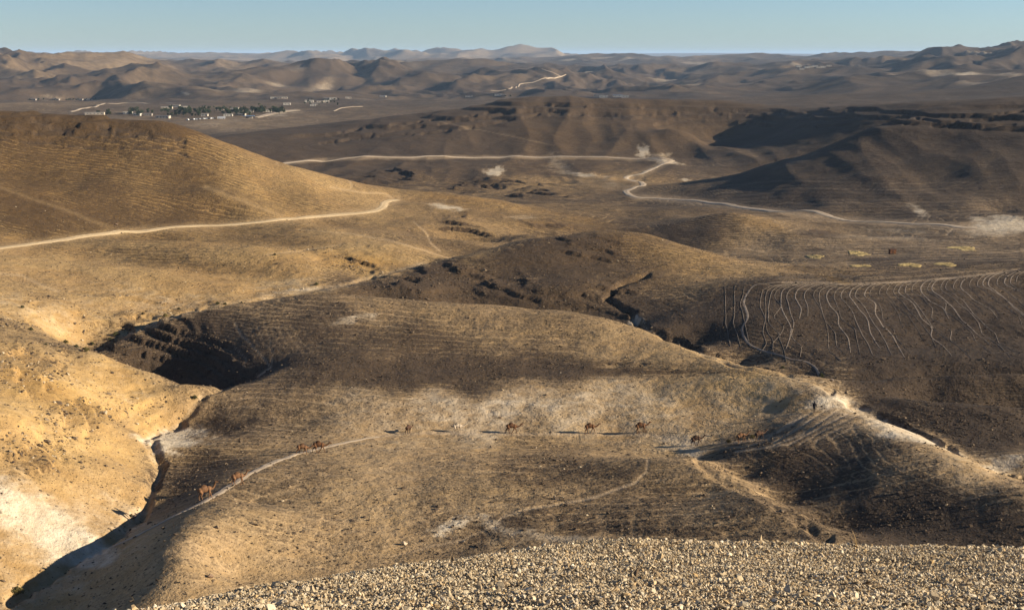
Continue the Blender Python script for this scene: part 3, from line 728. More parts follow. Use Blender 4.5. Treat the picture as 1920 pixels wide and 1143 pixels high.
# ------------------------------------------------------------------ material helpers
def new_mat(name):
    m = bpy.data.materials.new(name); m.use_nodes = True
    nt = m.node_tree
    b = nt.nodes['Principled BSDF']
    b.inputs['Roughness'].default_value = 0.95
    b.inputs['Specular IOR Level'].default_value = 0.15
    return m, nt, b
def nd(nt, typ, **kw):
    n = nt.nodes.new(typ)
    for k, v in kw.items(): setattr(n, k, v)
    return n
def mixc(nt, fac, a, b, blend='MIX'):
    n = nt.nodes.new('ShaderNodeMix'); n.data_type = 'RGBA'; n.blend_type = blend; n.clamp_factor = True
    for sock, v in ((n.inputs[0], fac), (n.inputs[6], a), (n.inputs[7], b)):
        if hasattr(v, 'links') or isinstance(v, bpy.types.NodeSocket): nt.links.new(v, sock)
        elif isinstance(v, (tuple, list)): sock.default_value = (v[0], v[1], v[2], 1)
        else: sock.default_value = v
    return n.outputs[2]
def mth(nt, op, a, b=None, c=None, clamp=False):
    n = nt.nodes.new('ShaderNodeMath'); n.operation = op; n.use_clamp = clamp
    for s, v in zip(n.inputs, (a, b, c)):
        if v is None: continue
        if isinstance(v, bpy.types.NodeSocket): nt.links.new(v, s)
        else: s.default_value = v
    return n.outputs[0]
def noise(nt, vec, scale, detail=4.0, rough=.6, dist=0.0, dim='3D'):
    n = nt.nodes.new('ShaderNodeTexNoise'); n.noise_dimensions = dim
    n.inputs['Scale'].default_value = scale; n.inputs['Detail'].default_value = detail
    n.inputs['Roughness'].default_value = rough; n.inputs['Distortion'].default_value = dist
    if vec is not None: nt.links.new(vec, n.inputs['Vector'])
    return n.outputs[0]
def maprange(nt, v, a, b, c=0.0, d=1.0, smoothstep=True):
    n = nt.nodes.new('ShaderNodeMapRange'); n.interpolation_type = 'SMOOTHSTEP' if smoothstep else 'LINEAR'
    for i, x in enumerate((v, a, b, c, d)):
        if isinstance(x, bpy.types.NodeSocket): nt.links.new(x, n.inputs[i])
        else: n.inputs[i].default_value = x
    return n.outputs[0]
def simple(name, col, var=.25, scale=6.0, rough=.9, coord='Object'):
    m, nt, b = new_mat(name)
    tc = nd(nt, 'ShaderNodeTexCoord')
    f = noise(nt, tc.outputs[coord], scale, 5, .65)
    lo = tuple(c * (1 - var) for c in col); hi = tuple(min(1, c * (1 + var)) for c in col)
    nt.links.new(mixc(nt, maprange(nt, f, .3, .7), lo, hi), b.inputs['Base Color'])
    b.inputs['Roughness'].default_value = rough
    return m

# ------------------------------------------------------------------ desert ground material
def ground_material():
    m, nt, b = new_mat('desert_ground')
    pos = nd(nt, 'ShaderNodeNewGeometry').outputs['Position']
    at = nd(nt, 'ShaderNodeAttribute', attribute_name='cover')
    sep = nd(nt, 'ShaderNodeSeparateColor'); nt.links.new(at.outputs['Color'], sep.inputs[0])
    ch, fl, oc, tr = sep.outputs[0], sep.outputs[1], sep.outputs[2], at.outputs['Alpha']
    nfine = noise(nt, pos, 1.7, 3, .7)
    nmid = noise(nt, pos, .33, 4, .7)
    nbig = noise(nt, pos, .045, 4, .65)
    nhuge = noise(nt, pos, .006, 4, .6)
    sand = mixc(nt, maprange(nt, nmid, .35, .65), (.26, .182, .105), (.36, .265, .165))
    ochre = mixc(nt, maprange(nt, nbig, .35, .65), (.29, .168, .052), (.41, .262, .098))
    base = mixc(nt, mth(nt, 'MULTIPLY', oc, .92), sand, ochre)
    chalk = mixc(nt, maprange(nt, nmid, .3, .7), (.41, .33, .23), (.56, .475, .36))
    cfac = maprange(nt, mth(nt, 'ADD', ch, mth(nt, 'ADD', mth(nt, 'MULTIPLY', mth(nt, 'SUBTRACT', nmid, .5), .45), mth(nt, 'MULTIPLY', mth(nt, 'SUBTRACT', nbig, .5), .3))), .10, .70)
    cfac = mth(nt, 'MULTIPLY', cfac, maprange(nt, ch, .02, .2))
    base = mixc(nt, cfac, base, chalk)
    # gravel cover: patches of stones whose coverage follows the flint amount
    g = mth(nt, 'ADD', mth(nt, 'MULTIPLY', nfine, .46), mth(nt, 'ADD', mth(nt, 'MULTIPLY', nmid, .32), mth(nt, 'MULTIPLY', nbig, .22)))
    # terracettes: hoof-worn ledges that follow the contour of a slope
    sz = nd(nt, 'ShaderNodeSeparateXYZ'); nt.links.new(pos, sz.inputs[0])
    ph = mth(nt, 'ADD', mth(nt, 'MULTIPLY', sz.outputs[2], 2.3), mth(nt, 'ADD', mth(nt, 'MULTIPLY', nbig, 1.6), mth(nt, 'MULTIPLY', nmid, .35)))
    tri = mth(nt, 'ABSOLUTE', mth(nt, 'SUBTRACT', mth(nt, 'FRACT', ph), .5))
    ledge = mth(nt, 'MULTIPLY', maprange(nt, tri, .20, .03), maprange(nt, noise(nt, pos, .021, 3, .6), .42, .60))
    ledge = mth(nt, 'MULTIPLY', ledge, mth(nt, 'MULTIPLY', maprange(nt, fl, .3, .6), mth(nt, 'MULTIPLY', maprange(nt, fl, .94, .84), maprange(nt, oc, .75, .45, .35, 1.0))))
    # long strings of hoof paths lying side by side across the open mounds
    ph2 = mth(nt, 'ADD', mth(nt, 'ADD', mth(nt, 'MULTIPLY', sz.outputs[1], .30), mth(nt, 'MULTIPLY', sz.outputs[0], .045)), mth(nt, 'ADD', mth(nt, 'MULTIPLY', nbig, 3.2), mth(nt, 'MULTIPLY', nmid, .30)))
    tri2 = mth(nt, 'ABSOLUTE', mth(nt, 'SUBTRACT', mth(nt, 'FRACT', ph2), .5))
    led2 = mth(nt, 'MULTIPLY', maprange(nt, tri2, .17, .04), maprange(nt, noise(nt, pos, .034, 3, .6), .40, .56))
    led2 = mth(nt, 'MULTIPLY', led2, mth(nt, 'MULTIPLY', maprange(nt, fl, .22, .42), maprange(nt, fl, .88, .74)))
    ledge = mth(nt, 'MAXIMUM', ledge, led2)
    g = mth(nt, 'SUBTRACT', g, mth(nt, 'MULTIPLY', ledge, .10))
    thr = maprange(nt, fl, 0.0, 1.0, .73, .27, False)
    cov = maprange(nt, mth(nt, 'SUBTRACT', g, thr), -.15, .15)
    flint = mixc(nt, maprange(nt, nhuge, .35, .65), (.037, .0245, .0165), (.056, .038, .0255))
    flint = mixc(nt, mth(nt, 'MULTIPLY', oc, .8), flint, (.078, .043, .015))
    # separate stones lying on the ground, at three sizes
    speck = None; rise = None
    for sc_, r1, r0, am in ((1.05, .36, .26, .34), (2.3, .36, .24, .62), (5.2, .38, .22, .8)):
        vo = nd(nt, 'ShaderNodeTexVoronoi'); vo.inputs['Scale'].default_value = sc_; vo.inputs['Randomness'].default_value = 1.0
        nt.links.new(pos, vo.inputs['Vector'])
        cs = nd(nt, 'ShaderNodeSeparateColor'); nt.links.new(vo.outputs['Color'], cs.inputs[0])
        have = mth(nt, 'LESS_THAN', cs.outputs[0], mth(nt, 'MULTIPLY', mth(nt, 'ADD', fl, .06), am))
        dsz = mth(nt, 'MULTIPLY', cs.outputs[1], .5)
        sp = mth(nt, 'MULTIPLY', maprange(nt, mth(nt, 'ADD', vo.outputs['Distance'], mth(nt, 'MULTIPLY', dsz, .25)), r1, r0), have)
        speck = sp if speck is None else mth(nt, 'MAXIMUM', speck, sp)
        hh = mth(nt, 'MULTIPLY', sp, .30 / sc_)
        rise = hh if rise is None else mth(nt, 'MAXIMUM', rise, hh)
    keep = mth(nt, 'SUBTRACT', 1.0, mth(nt, 'MULTIPLY', cfac, .75))
    keep = mth(nt, 'MULTIPLY', keep, mth(nt, 'SUBTRACT', 1.0, mth(nt, 'MULTIPLY', tr, .85)))
    keep2 = mth(nt, 'MULTIPLY', keep, mth(nt, 'SUBTRACT', 1.0, mth(nt, 'MULTIPLY', ledge, .8)))
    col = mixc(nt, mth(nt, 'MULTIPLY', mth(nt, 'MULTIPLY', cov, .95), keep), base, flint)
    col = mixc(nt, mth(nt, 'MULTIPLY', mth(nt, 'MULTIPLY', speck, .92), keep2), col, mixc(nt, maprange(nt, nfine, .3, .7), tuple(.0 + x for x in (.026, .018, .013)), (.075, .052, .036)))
    # trodden dust
    col = mixc(nt, mth(nt, 'MULTIPLY', tr, .62), col, mixc(nt, mth(nt, 'MULTIPLY', oc, .6), (.34, .26, .185), (.40, .275, .13)))
    nt.links.new(col, b.inputs['Base Color'])
    h = mth(nt, 'ADD', mth(nt, 'MULTIPLY', nfine, .20), mth(nt, 'MULTIPLY', nmid, .50))
    h = mth(nt, 'ADD', h, mth(nt, 'MULTIPLY', nbig, 2.2))
    h = mth(nt, 'ADD', h, mth(nt, 'MULTIPLY', rise, keep2))
    h = mth(nt, 'SUBTRACT', h, mth(nt, 'MULTIPLY', ledge, .12))
    bp = nd(nt, 'ShaderNodeBump'); bp.inputs['Strength'].default_value = .85; bp.inputs['Distance'].default_value = 1.0
    nt.links.new(h, bp.inputs['Height']); nt.links.new(bp.outputs[0], b.inputs['Normal'])
    return m
MAT_GROUND = ground_material()

def grid_mesh(name, i0, i1):
    nr = i1 - i0
    co = np.stack([XX[i0:i1], YY[i0:i1], Z[i0:i1]], -1).reshape(-1, 3).astype(np.float32)
    a = np.arange(nr * NU).reshape(nr, NU)
    q = np.stack([a[:-1, :-1], a[:-1, 1:], a[1:, 1:], a[1:, :-1]], -1).reshape(-1, 4)
    me = bpy.data.meshes.new(name)
    me.vertices.add(len(co)); me.vertices.foreach_set('co', co.ravel())
    me.loops.add(q.size); me.loops.foreach_set('vertex_index', q.ravel().astype(np.int32))
    me.polygons.add(len(q)); me.polygons.foreach_set('loop_start', np.arange(0, q.size, 4, dtype=np.int32))
    me.polygons.foreach_set('loop_total', np.full(len(q), 4, np.int32))
    me.update(calc_edges=True)
    me.shade_smooth()
    ca = me.attributes.new('cover', 'FLOAT_COLOR', 'POINT')
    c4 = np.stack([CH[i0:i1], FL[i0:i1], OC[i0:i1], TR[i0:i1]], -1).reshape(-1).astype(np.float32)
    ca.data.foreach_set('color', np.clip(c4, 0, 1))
    me.materials.append(MAT_GROUND)
    o = bpy.data.objects.new(name, me); COL.objects.link(o)
    o['kind'] = 'structure'
    return o
k1 = int(np.searchsorted(RR, 62.0)); k2 = int(np.searchsorted(RR, 2350.0))
slope_obj = grid_mesh('gravel_slope', 0, k1 + 1)
valley_obj = grid_mesh('desert_terrain', k1, k2 + 1)
hills_obj = grid_mesh('distant_hills', k2, NR)
# ------------------------------------------------------------------ roads and the camel path, draped on the land
def road_material(name, c0, c1):
    m, nt, b = new_mat(name)
    pos = nd(nt, 'ShaderNodeNewGeometry').outputs['Position']
    uv = nd(nt, 'ShaderNodeAttribute', attribute_name='across')
    n1 = noise(nt, pos, .6, 4, .7); n2 = noise(nt, pos, .05, 3, .6)
    col = mixc(nt, maprange(nt, n1, .3, .7), c0, c1)
    col = mixc(nt, maprange(nt, n2, .45, .7, 0, .45), col, tuple(x * .72 for x in c0))
    # two wheel ruts, paler than the crown between them
    rut = mth(nt, 'ABSOLUTE', mth(nt, 'SUBTRACT', mth(nt, 'ABSOLUTE', uv.outputs['Fac']), .48))
    col = mixc(nt, maprange(nt, rut, .22, .05, 0, .55), col, tuple(min(1, x * 1.22) for x in c1))
    nt.links.new(col, b.inputs['Base Color'])
    bp = nd(nt, 'ShaderNodeBump'); bp.inputs['Strength'].default_value = .5; bp.inputs['Distance'].default_value = .3
    nt.links.new(n1, bp.inputs['Height']); nt.links.new(bp.outputs[0], b.inputs['Normal'])
    return m
MAT_ROAD = road_material('dirt_road', (.31, .24, .17), (.42, .335, .245))
MAT_ROADY = road_material('ochre_dirt_road', (.37, .27, .155), (.47, .355, .215))
def catmull(P, step):
    P = [Vector(p) for p in P]
    Q = [P[0] * 2 - P[1]] + P + [P[-1] * 2 - P[-2]]
    out = []
    for k in range(1, len(Q) - 2):
        n = max(2, int((Q[k + 1] - Q[k]).length / step))
        for t in range(n):
            s = t / n
            a, b, c, d = Q[k - 1], Q[k], Q[k + 1], Q[k + 2]
            out.append(.5 * ((2 * b) + (c - a) * s + (2 * a - 5 * b + 4 * c - d) * s * s + (3 * b - a - 3 * c + d) * s ** 3))
    out.append(P[-1])
    return out
def ribbon(name, pix, width, mat, step=None, lift=None, w_end=1.0, nseg=6, rmin=60.0):
    P = []
    for px, py in pix:
        x, y, z, r = ray_hit(px, py, rmin)
        P.append((x, y))
    r0 = float(np.mean([math.hypot(*p) for p in P]))
    step = step or max(1.2, r0 * .004)
    C = catmull(P, step)
    n = len(C)
    vs = []; ac = []
    for i, c in enumerate(C):
        t = (C[min(i + 1, n - 1)] - C[max(i - 1, 0)]).normalized()
        nrm = Vector((-t.y, t.x))
        f = i / max(1, n - 1)
        w = width * (1 - (1 - w_end) * abs(2 * f - 1) ** 3)
        for k in range(nseg + 1):
            s = -1 + 2 * k / nseg
            wob = 1.0
            if k in (0, nseg):
                wob = 1 + .28 * float(perlin(i * step / (width * 1.3) + k * 7.7, r0)) + .15 * random.uniform(-1, 1)
            q = c + nrm * (s * w * .5 * wob)
            vs.append((q.x, q.y)); ac.append(s)
    V = np.array(vs)
    lf = lift if lift is not None else .06 + r0 * .00022
    zz = z_at(V[:, 0], V[:, 1]) + lf
    A = np.abs(np.array(ac))
    zz = zz - np.where(A > .99, lf * .9, 0) - np.exp(-((A - .48) / .16) ** 2) * .03
    faces = []
    for i in range(n - 1):
        for k in range(nseg):
            a = i * (nseg + 1) + k
            faces.append((a, a + 1, a + nseg + 2, a + nseg + 1))
    me = bpy.data.meshes.new(name)
    me.from_pydata([(float(a), float(b), float(c)) for (a, b), c in zip(vs, zz)], [], faces)
    me.shade_smooth()
    at = me.attributes.new('across', 'FLOAT', 'POINT'); at.data.foreach_set('value', np.array(ac, np.float32))
    me.materials.append(mat)
    if me.polygons[0].normal.z < 0: me.flip_normals()
    o = bpy.data.objects.new(name, me); COL.objects.link(o); o['kind'] = 'structure'
    return o
ribbon('dirt_road', [(-60, 481), (0, 465), (100, 452), (200, 438), (230, 434), (300, 429), (400, 423), (500, 415), (545, 411), (620, 404), (680, 399), (708, 394), (719, 387), (722, 380), (732, 376), (746, 375)], 3.0, MAT_ROADY)
ribbon('dirt_road', [(1262, 301), (1250, 305), (1237, 310), (1220, 318), (1203, 326), (1180, 330), (1174, 334), (1190, 340), (1206, 346), (1190, 351), (1174, 358), (1179, 365), (1193, 370), (1230, 372), (1280, 375), (1330, 380), (1380, 387), (1460, 397),
                     (1563, 408), (1680, 418), (1793, 425), (1830, 428)], 4.2, MAT_ROAD, step=2.5)
ribbon('dirt_road', [(500, 308), (560, 303), (640, 298), (740, 295), (850, 295), (1000, 295), (1150, 296), (1220, 297), (1262, 301)], 5.0, MAT_ROAD, step=4, rmin=900.0)
ribbon('camel_path', [(205, 1028), (260, 1002), (330, 965), (389, 936), (425, 914), (450, 899), (500, 872), (530, 860), (560, 850), (600, 840), (640, 831), (680, 823), (710, 819)], 1.25, MAT_ROAD, step=.8, lift=.10, w_end=.5)
ribbon('dirt_road', [(480, 221), (500, 216), (525, 211), (560, 207)], 14, MAT_ROAD, w_end=.5, rmin=1000.0)
ribbon('dirt_road', [(625, 209), (634, 205), (646, 202), (679, 200)], 3.6, MAT_ROAD, rmin=1700.0)
ribbon('dirt_road', [(920, 170), (958, 166), (972, 163), (975, 158), (989, 156), (1010, 151), (1040, 147), (1052, 144), (1061, 140)], 3.6, MAT_ROAD, rmin=1700.0)
ribbon('dirt_road', [(1052, 144), (1042, 139), (1028, 134), (1016, 130)], 3.6, MAT_ROAD, rmin=1700.0)
ribbon('dirt_track', [(130, 210), (180, 200), (190, 196), (240, 193), (330, 194)], 6, MAT_ROAD, rmin=1000.0)

# sheep paths worn into the terraced slope
MAT_TROD = road_material('trodden_dust', (.185, .145, .112), (.27, .215, .165))
for poly, w in SHEEP:
    ribbon('sheep_path', poly, w, MAT_TROD, step=1.0, lift=.06, w_end=.45, nseg=2)
# ------------------------------------------------------------------ loose stones
def stone_mesh(name, seed, flat=.62):
    rr = random.Random(seed)
    bm = bmesh.new()
    for k in range(15):
        z = rr.uniform(-1, 1); a = rr.uniform(0, 2 * math.pi); q = math.sqrt(1 - z * z)
        s = rr.uniform(.8, 1.05)
        bm.verts.new((q * math.cos(a) * .5 * s, q * math.sin(a) * .42 * s, z * .5 * flat * s))
    res = bmesh.ops.convex_hull(bm, input=bm.verts)
    loose = [v for v in bm.verts if not v.link_faces]
    bmesh.ops.delete(bm, geom=loose, context='VERTS')
    bmesh.ops.recalc_face_normals(bm, faces=bm.faces)
    me = bpy.data.meshes.new(name); bm.to_mesh(me); bm.free()
    return me
STONES = [stone_mesh('stone', 40 + k, .5 + .06 * (k % 5)) for k in range(9)]

def stone_material(name, ramp, instanced):
    m, nt, b = new_mat(name)
    at = nd(nt, 'ShaderNodeAttribute', attribute_name='tint')
    if instanced: at.attribute_type = 'INSTANCER'
    else: at.attribute_type = 'OBJECT'
    fac = at.outputs['Fac']
    cr = nd(nt, 'ShaderNodeValToRGB'); nt.links.new(fac, cr.inputs[0])
    cr.color_ramp.interpolation = 'LINEAR'
    el = cr.color_ramp.elements
    while len(el) > 1: el.remove(el[-1])
    el[0].position = ramp[0][0]; el[0].color = (*ramp[0][1], 1)
    for p, c in ramp[1:]:
        q = el.new(p); q.color = (*c, 1)
    pos = nd(nt, 'ShaderNodeNewGeometry').outputs['Position']
    n = noise(nt, pos, 22.0, 4, .7)
    col = mixc(nt, maprange(nt, n, .3, .75, 0, .5), cr.outputs[0], (.16, .115, .07), 'MIX')
    nt.links.new(col, b.inputs['Base Color'])
    bp = nd(nt, 'ShaderNodeBump'); bp.inputs['Strength'].default_value = .4; bp.inputs['Distance'].default_value = .02
    nt.links.new(n, bp.inputs['Height']); nt.links.new(bp.outputs[0], b.inputs['Normal'])
    return m
RAMP_GRAVEL = [(0, (.08, .055, .035)), (.12, (.19, .13, .07)), (.3, (.33, .25, .155)), (.55, (.46, .37, .245)), (.72, (.58, .50, .37)), (.86, (.43, .285, .13)), (1, (.68, .62, .52))]
RAMP_FLINT = [(0, (.024, .017, .014)), (.45, (.052, .037, .028)), (.75, (.11, .078, .052)), (.92, (.27, .20, .125)), (1, (.44, .355, .24))]
MAT_STONE = stone_material('limestone', RAMP_GRAVEL, False)
MAT_STONE_I = stone_material('limestone_gravel', RAMP_GRAVEL, True)
MAT_FLINT_I = stone_material('flint_gravel', RAMP_FLINT, True)

def slope_frame(x, y, d=.4):
    zx = float(z_at(x + d, y) - z_at(x - d, y)) / (2 * d); zy = float(z_at(x, y + d) - z_at(x, y - d)) / (2 * d)
    return Vector((-zx, -zy, 1)).normalized()

# candidates over the gravel slope
n = 230000
uu = RNG.uniform(math.radians(-25), math.radians(25), n)
rl = lip_r(uu)
rr_ = np.sqrt(RNG.uniform(0, 1, n) * ((rl * 1.10) ** 2 - 9.0 ** 2) + 9.0 ** 2)
gx = rr_ * np.sin(uu); gy = rr_ * np.cos(uu)
size = np.exp(RNG.normal(math.log(.041), .40, n)) * (1 + .25 * perlin(gx / 2.5, gy / 2.5))
big = RNG.uniform(0, 1, n) < .0035
size[big] *= RNG.uniform(1.8, 3.4, big.sum())
size = np.clip(size, .016, .2)
gz = z_at(gx, gy) + size * RNG.uniform(.02, .42, n)
tint = np.clip(RNG.beta(2.2, 1.9, n) + .10 * perlin(gx / 4, gy / 4), 0, 1)
rot = np.c_[RNG.normal(0, .6, n), RNG.normal(0, .6, n), RNG.uniform(0, 6.28, n)]
scl = np.c_[size * RNG.uniform(.8, 1.35, n), size * RNG.uniform(.7, 1.1, n), size * RNG.uniform(.55, 1.05, n)]
ppx, ppy = project(gx, gy, gz)
seen = (ppx > 0) & (ppx < 1920) & (ppy < 1140) & (ppy > 990) & (rr_ < rl * 1.0)
score = np.where(seen, size / rr_, 0)
top = np.argsort(-score)[:300]
for k in top:
    me = STONES[int(RNG.integers(len(STONES)))]
    if not me.materials: me.materials.append(MAT_STONE)
    o = bpy.data.objects.new('stone', me); COL.objects.link(o)
    o.parent = slope_obj
    o.location = (gx[k], gy[k], gz[k]); o.rotation_euler = rot[k]; o.scale = scl[k]
    o['tint'] = float(tint[k])
for me in STONES:
    if not me.materials: me.materials.append(MAT_STONE)
rest = np.setdiff1d(np.arange(n), top)

def scatter(name, P, Rm, Sm, T, mat, parent=None, nvar=6):
    me = bpy.data.meshes.new(name)
    me.vertices.add(len(P)); me.vertices.foreach_set('co', np.ascontiguousarray(P, np.float32).ravel())
    a = me.attributes.new('rot', 'FLOAT_VECTOR', 'POINT'); a.data.foreach_set('vector', np.ascontiguousarray(Rm, np.float32).ravel())
    a = me.attributes.new('scl', 'FLOAT_VECTOR', 'POINT'); a.data.foreach_set('vector', np.ascontiguousarray(Sm, np.float32).ravel())
    a = me.attributes.new('tint', 'FLOAT', 'POINT'); a.data.foreach_set('value', np.ascontiguousarray(T, np.float32))
    o = bpy.data.objects.new(name, me); COL.objects.link(o)
    if parent: o.parent = parent
    o['kind'] = 'stuff'
    ng = bpy.data.node_groups.new(name, 'GeometryNodeTree')
    ng.interface.new_socket('Geometry', in_out='INPUT', socket_type='NodeSocketGeometry')
    ng.interface.new_socket('Geometry', in_out='OUTPUT', socket_type='NodeSocketGeometry')
    gi = ng.nodes.new('NodeGroupInput'); go = ng.nodes.new('NodeGroupOutput')
    join = ng.nodes.new('GeometryNodeGeometryToInstance')
    src = [c for c in slope_obj.children if c.name.startswith('stone')]
    seen_me = []
    for c in src:
        if c.data in seen_me or len(seen_me) >= nvar: continue
        seen_me.append(c.data)
        oi = ng.nodes.new('GeometryNodeObjectInfo'); oi.inputs['Object'].default_value = c
        oi.transform_space = 'ORIGINAL'
        sm = ng.nodes.new('GeometryNodeSetMaterial'); sm.inputs['Material'].default_value = mat
        ng.links.new(oi.outputs['Geometry'], sm.inputs[0]); ng.links.new(sm.outputs[0], join.inputs[0])
    iop = ng.nodes.new('GeometryNodeInstanceOnPoints')
    iop.inputs['Pick Instance'].default_value = True
    def na(nm, t):
        q = ng.nodes.new('GeometryNodeInputNamedAttribute'); q.data_type = t; q.inputs['Name'].default_value = nm
        return q.outputs['Attribute']
    ng.links.new(gi.outputs[0], iop.inputs['Points']); ng.links.new(join.outputs[0], iop.inputs['Instance'])
    e2r = ng.nodes.new('FunctionNodeEulerToRotation'); ng.links.new(na('rot', 'FLOAT_VECTOR'), e2r.inputs[0])
    ng.links.new(e2r.outputs[0], iop.inputs['Rotation']); ng.links.new(na('scl', 'FLOAT_VECTOR'), iop.inputs['Scale'])
    ri = ng.nodes.new('FunctionNodeRandomValue'); ri.data_type = 'INT'
    for sck in ri.inputs:
        if sck.enabled and sck.name == 'Max': sck.default_value = 50
    for sck in ri.outputs:
        if sck.enabled: ng.links.new(sck, iop.inputs['Instance Index'])
    ng.links.new(iop.outputs[0], go.inputs[0])
    md = o.modifiers.new('scatter', 'NODES'); md.node_group = ng
    return o
scatter('loose_gravel', np.c_[gx, gy, gz][rest], rot[rest], scl[rest], tint[rest], MAT_STONE_I, slope_obj, 9)

# flint and rubble over the middle distance: density follows the cover
du = np.gradient(UC)[None, :]; dr = np.gradient(RR)[:, None]
area = R2 * du * dr
dens = (.05 + .62 * np.clip(FL, 0, 1) ** 1.6 + .25 * oz + .22 * np.clip(OC - .5, 0, .5)) * (1 - .85 * TR) * (1 - .6 * CH)
dens *= np.clip(.75 + 1.3 * perlin(XX / 11 + 3, YY / 11), .08, 2.2)
dens *= smooth(125, 145, R2) * smooth(560, 330, R2) * (np.abs(UU) < math.radians(22.5)) * np.clip(260 / R2, .3, 1.6) * 3.4
cnt = RNG.poisson(np.clip(area * dens, 0, 6))
ri, ci = np.nonzero(cnt)
ri = np.repeat(ri, cnt[ri, ci]) if False else ri
rep = cnt[cnt > 0]
ri = np.repeat(np.nonzero(cnt)[0], rep); ci = np.repeat(np.nonzero(cnt)[1], rep)
m_ = len(ri)
us = UC[ci] + du[0, ci] * RNG.uniform(-.5, .5, m_); rs = RR[ri] + dr[ri, 0] * RNG.uniform(-.5, .5, m_)
fx = rs * np.sin(us); fy = rs * np.cos(us)
sz = np.clip(np.exp(RNG.normal(math.log(.22), .48, m_)), .09, .95)
sz *= np.where(oz[ri, ci] > .3, 1.5, 1.0)
fz = z_at(fx, fy) + sz * .10
ft_ = np.clip(RNG.beta(1.5, 2.6, m_) * .95 + .30 * np.clip(OC[ri, ci], 0, 1) + .35 * CH[ri, ci] + .12 * (1 - FL[ri, ci]), 0, 1)
scatter('flint_stones', np.c_[fx, fy, fz], np.c_[RNG.normal(0, .3, m_), RNG.normal(0, .3, m_), RNG.uniform(0, 6.28, m_)],
        np.c_[sz * RNG.uniform(.8, 1.4, m_), sz * RNG.uniform(.7, 1.2, m_), sz * RNG.uniform(.6, 1.2, m_)], ft_, MAT_FLINT_I, None, 5)
print('STONES', n, m_)
# ------------------------------------------------------------------ object helpers
def link(name, me, mat=None, parent=None):
    if mat is not None and not me.materials: me.materials.append(mat)
    o = bpy.data.objects.new(name, me); COL.objects.link(o)
    if parent is not None: o.parent = parent
    return o
def tag(o, label, cat, group=None, kind=None):
    o['label'] = label; o['category'] = cat
    if group: o['group'] = group
    if kind: o['kind'] = kind
    return o
def root(name, loc, rz=0.0, sc=1.0):
    e = bpy.data.objects.new(name, None); COL.objects.link(e)
    e.location = loc; e.rotation_euler = (0, 0, rz); e.scale = (sc, sc, sc)
    e.empty_display_size = .3
    return e
def copy_tree(o, parent=None):
    c = o.copy(); COL.objects.link(c)
    if parent is not None: c.parent = parent
    for ch in list(o.children): copy_tree(ch, c)
    return c
def bm_mesh(name, fn):
    bm = bmesh.new(); fn(bm)
    bmesh.ops.recalc_face_normals(bm, faces=bm.faces)
    me = bpy.data.meshes.new(name); bm.to_mesh(me); bm.free()
    return me
def add_box(bm, x0, x1, y0, y1, z0, z1):
    v = [bm.verts.new(p) for p in ((x0, y0, z0), (x1, y0, z0), (x1, y1, z0), (x0, y1, z0), (x0, y0, z1), (x1, y0, z1), (x1, y1, z1), (x0, y1, z1))]
    for f in ((0, 3, 2, 1), (4, 5, 6, 7), (0, 1, 5, 4), (1, 2, 6, 5), (2, 3, 7, 6), (3, 0, 4, 7)): bm.faces.new([v[i] for i in f])
def add_tube(bm, P, R, n=8, cap=True):
    P = [Vector(p) for p in P]; rings = []
    for i, p in enumerate(P):
        t = (P[min(i + 1, len(P) - 1)] - P[max(i - 1, 0)]).normalized()
        a = t.orthogonal().normalized() if i == 0 else (a - t * a.dot(t)).normalized()
        b = t.cross(a)
        rings.append([bm.verts.new(p + (a * math.cos(2 * math.pi * k / n) + b * math.sin(2 * math.pi * k / n)) * R[i]) for k in range(n)])
    for r0, r1 in zip(rings[:-1], rings[1:]):
        for k in range(n): bm.faces.new((r0[k], r0[(k + 1) % n], r1[(k + 1) % n], r1[k]))
    if cap:
        bm.faces.new(rings[0][::-1]); bm.faces.new(rings[-1])
def add_ell(bm, c, r, rot=None, seg=14, rings=9):
    M = Matrix.Translation(Vector(c)) @ (rot.to_matrix().to_4x4() if rot else Matrix.Identity(4)) @ Matrix.Diagonal((r[0], r[1], r[2], 1))
    bmesh.ops.create_uvsphere(bm, u_segments=seg, v_segments=rings, radius=1.0, matrix=M)
def limb(bm, P, R, n=10):
    """tapered limb with rounded joints"""
    add_tube(bm, P, R, n)
    for p, r in zip(P, R): add_ell(bm, p, (r, r, r), seg=n, rings=7)
def fused(name, fn, voxel, smooth_it=6):
    """one continuous skin over overlapping volumes"""
    bm = bmesh.new(); fn(bm)
    bmesh.ops.recalc_face_normals(bm, faces=bm.faces)
    me = bpy.data.meshes.new(name + '_tmp'); bm.to_mesh(me); bm.free()
    o = bpy.data.objects.new(name + '_tmp', me); COL.objects.link(o)
    m = o.modifiers.new('r', 'REMESH'); m.mode = 'VOXEL'; m.voxel_size = voxel
    s = o.modifiers.new('s', 'SMOOTH'); s.factor = .5; s.iterations = smooth_it
    dg = bpy.context.evaluated_depsgraph_get()
    out = bpy.data.meshes.new_from_object(o.evaluated_get(dg)); out.name = name
    out.shade_smooth()
    bpy.data.objects.remove(o); bpy.data.meshes.remove(me)
    return out
def ground(px, py, rmin=60.0):
    x, y, z, r = ray_hit(px, py, rmin)
    return x, y, float(z_at(x, y)), r

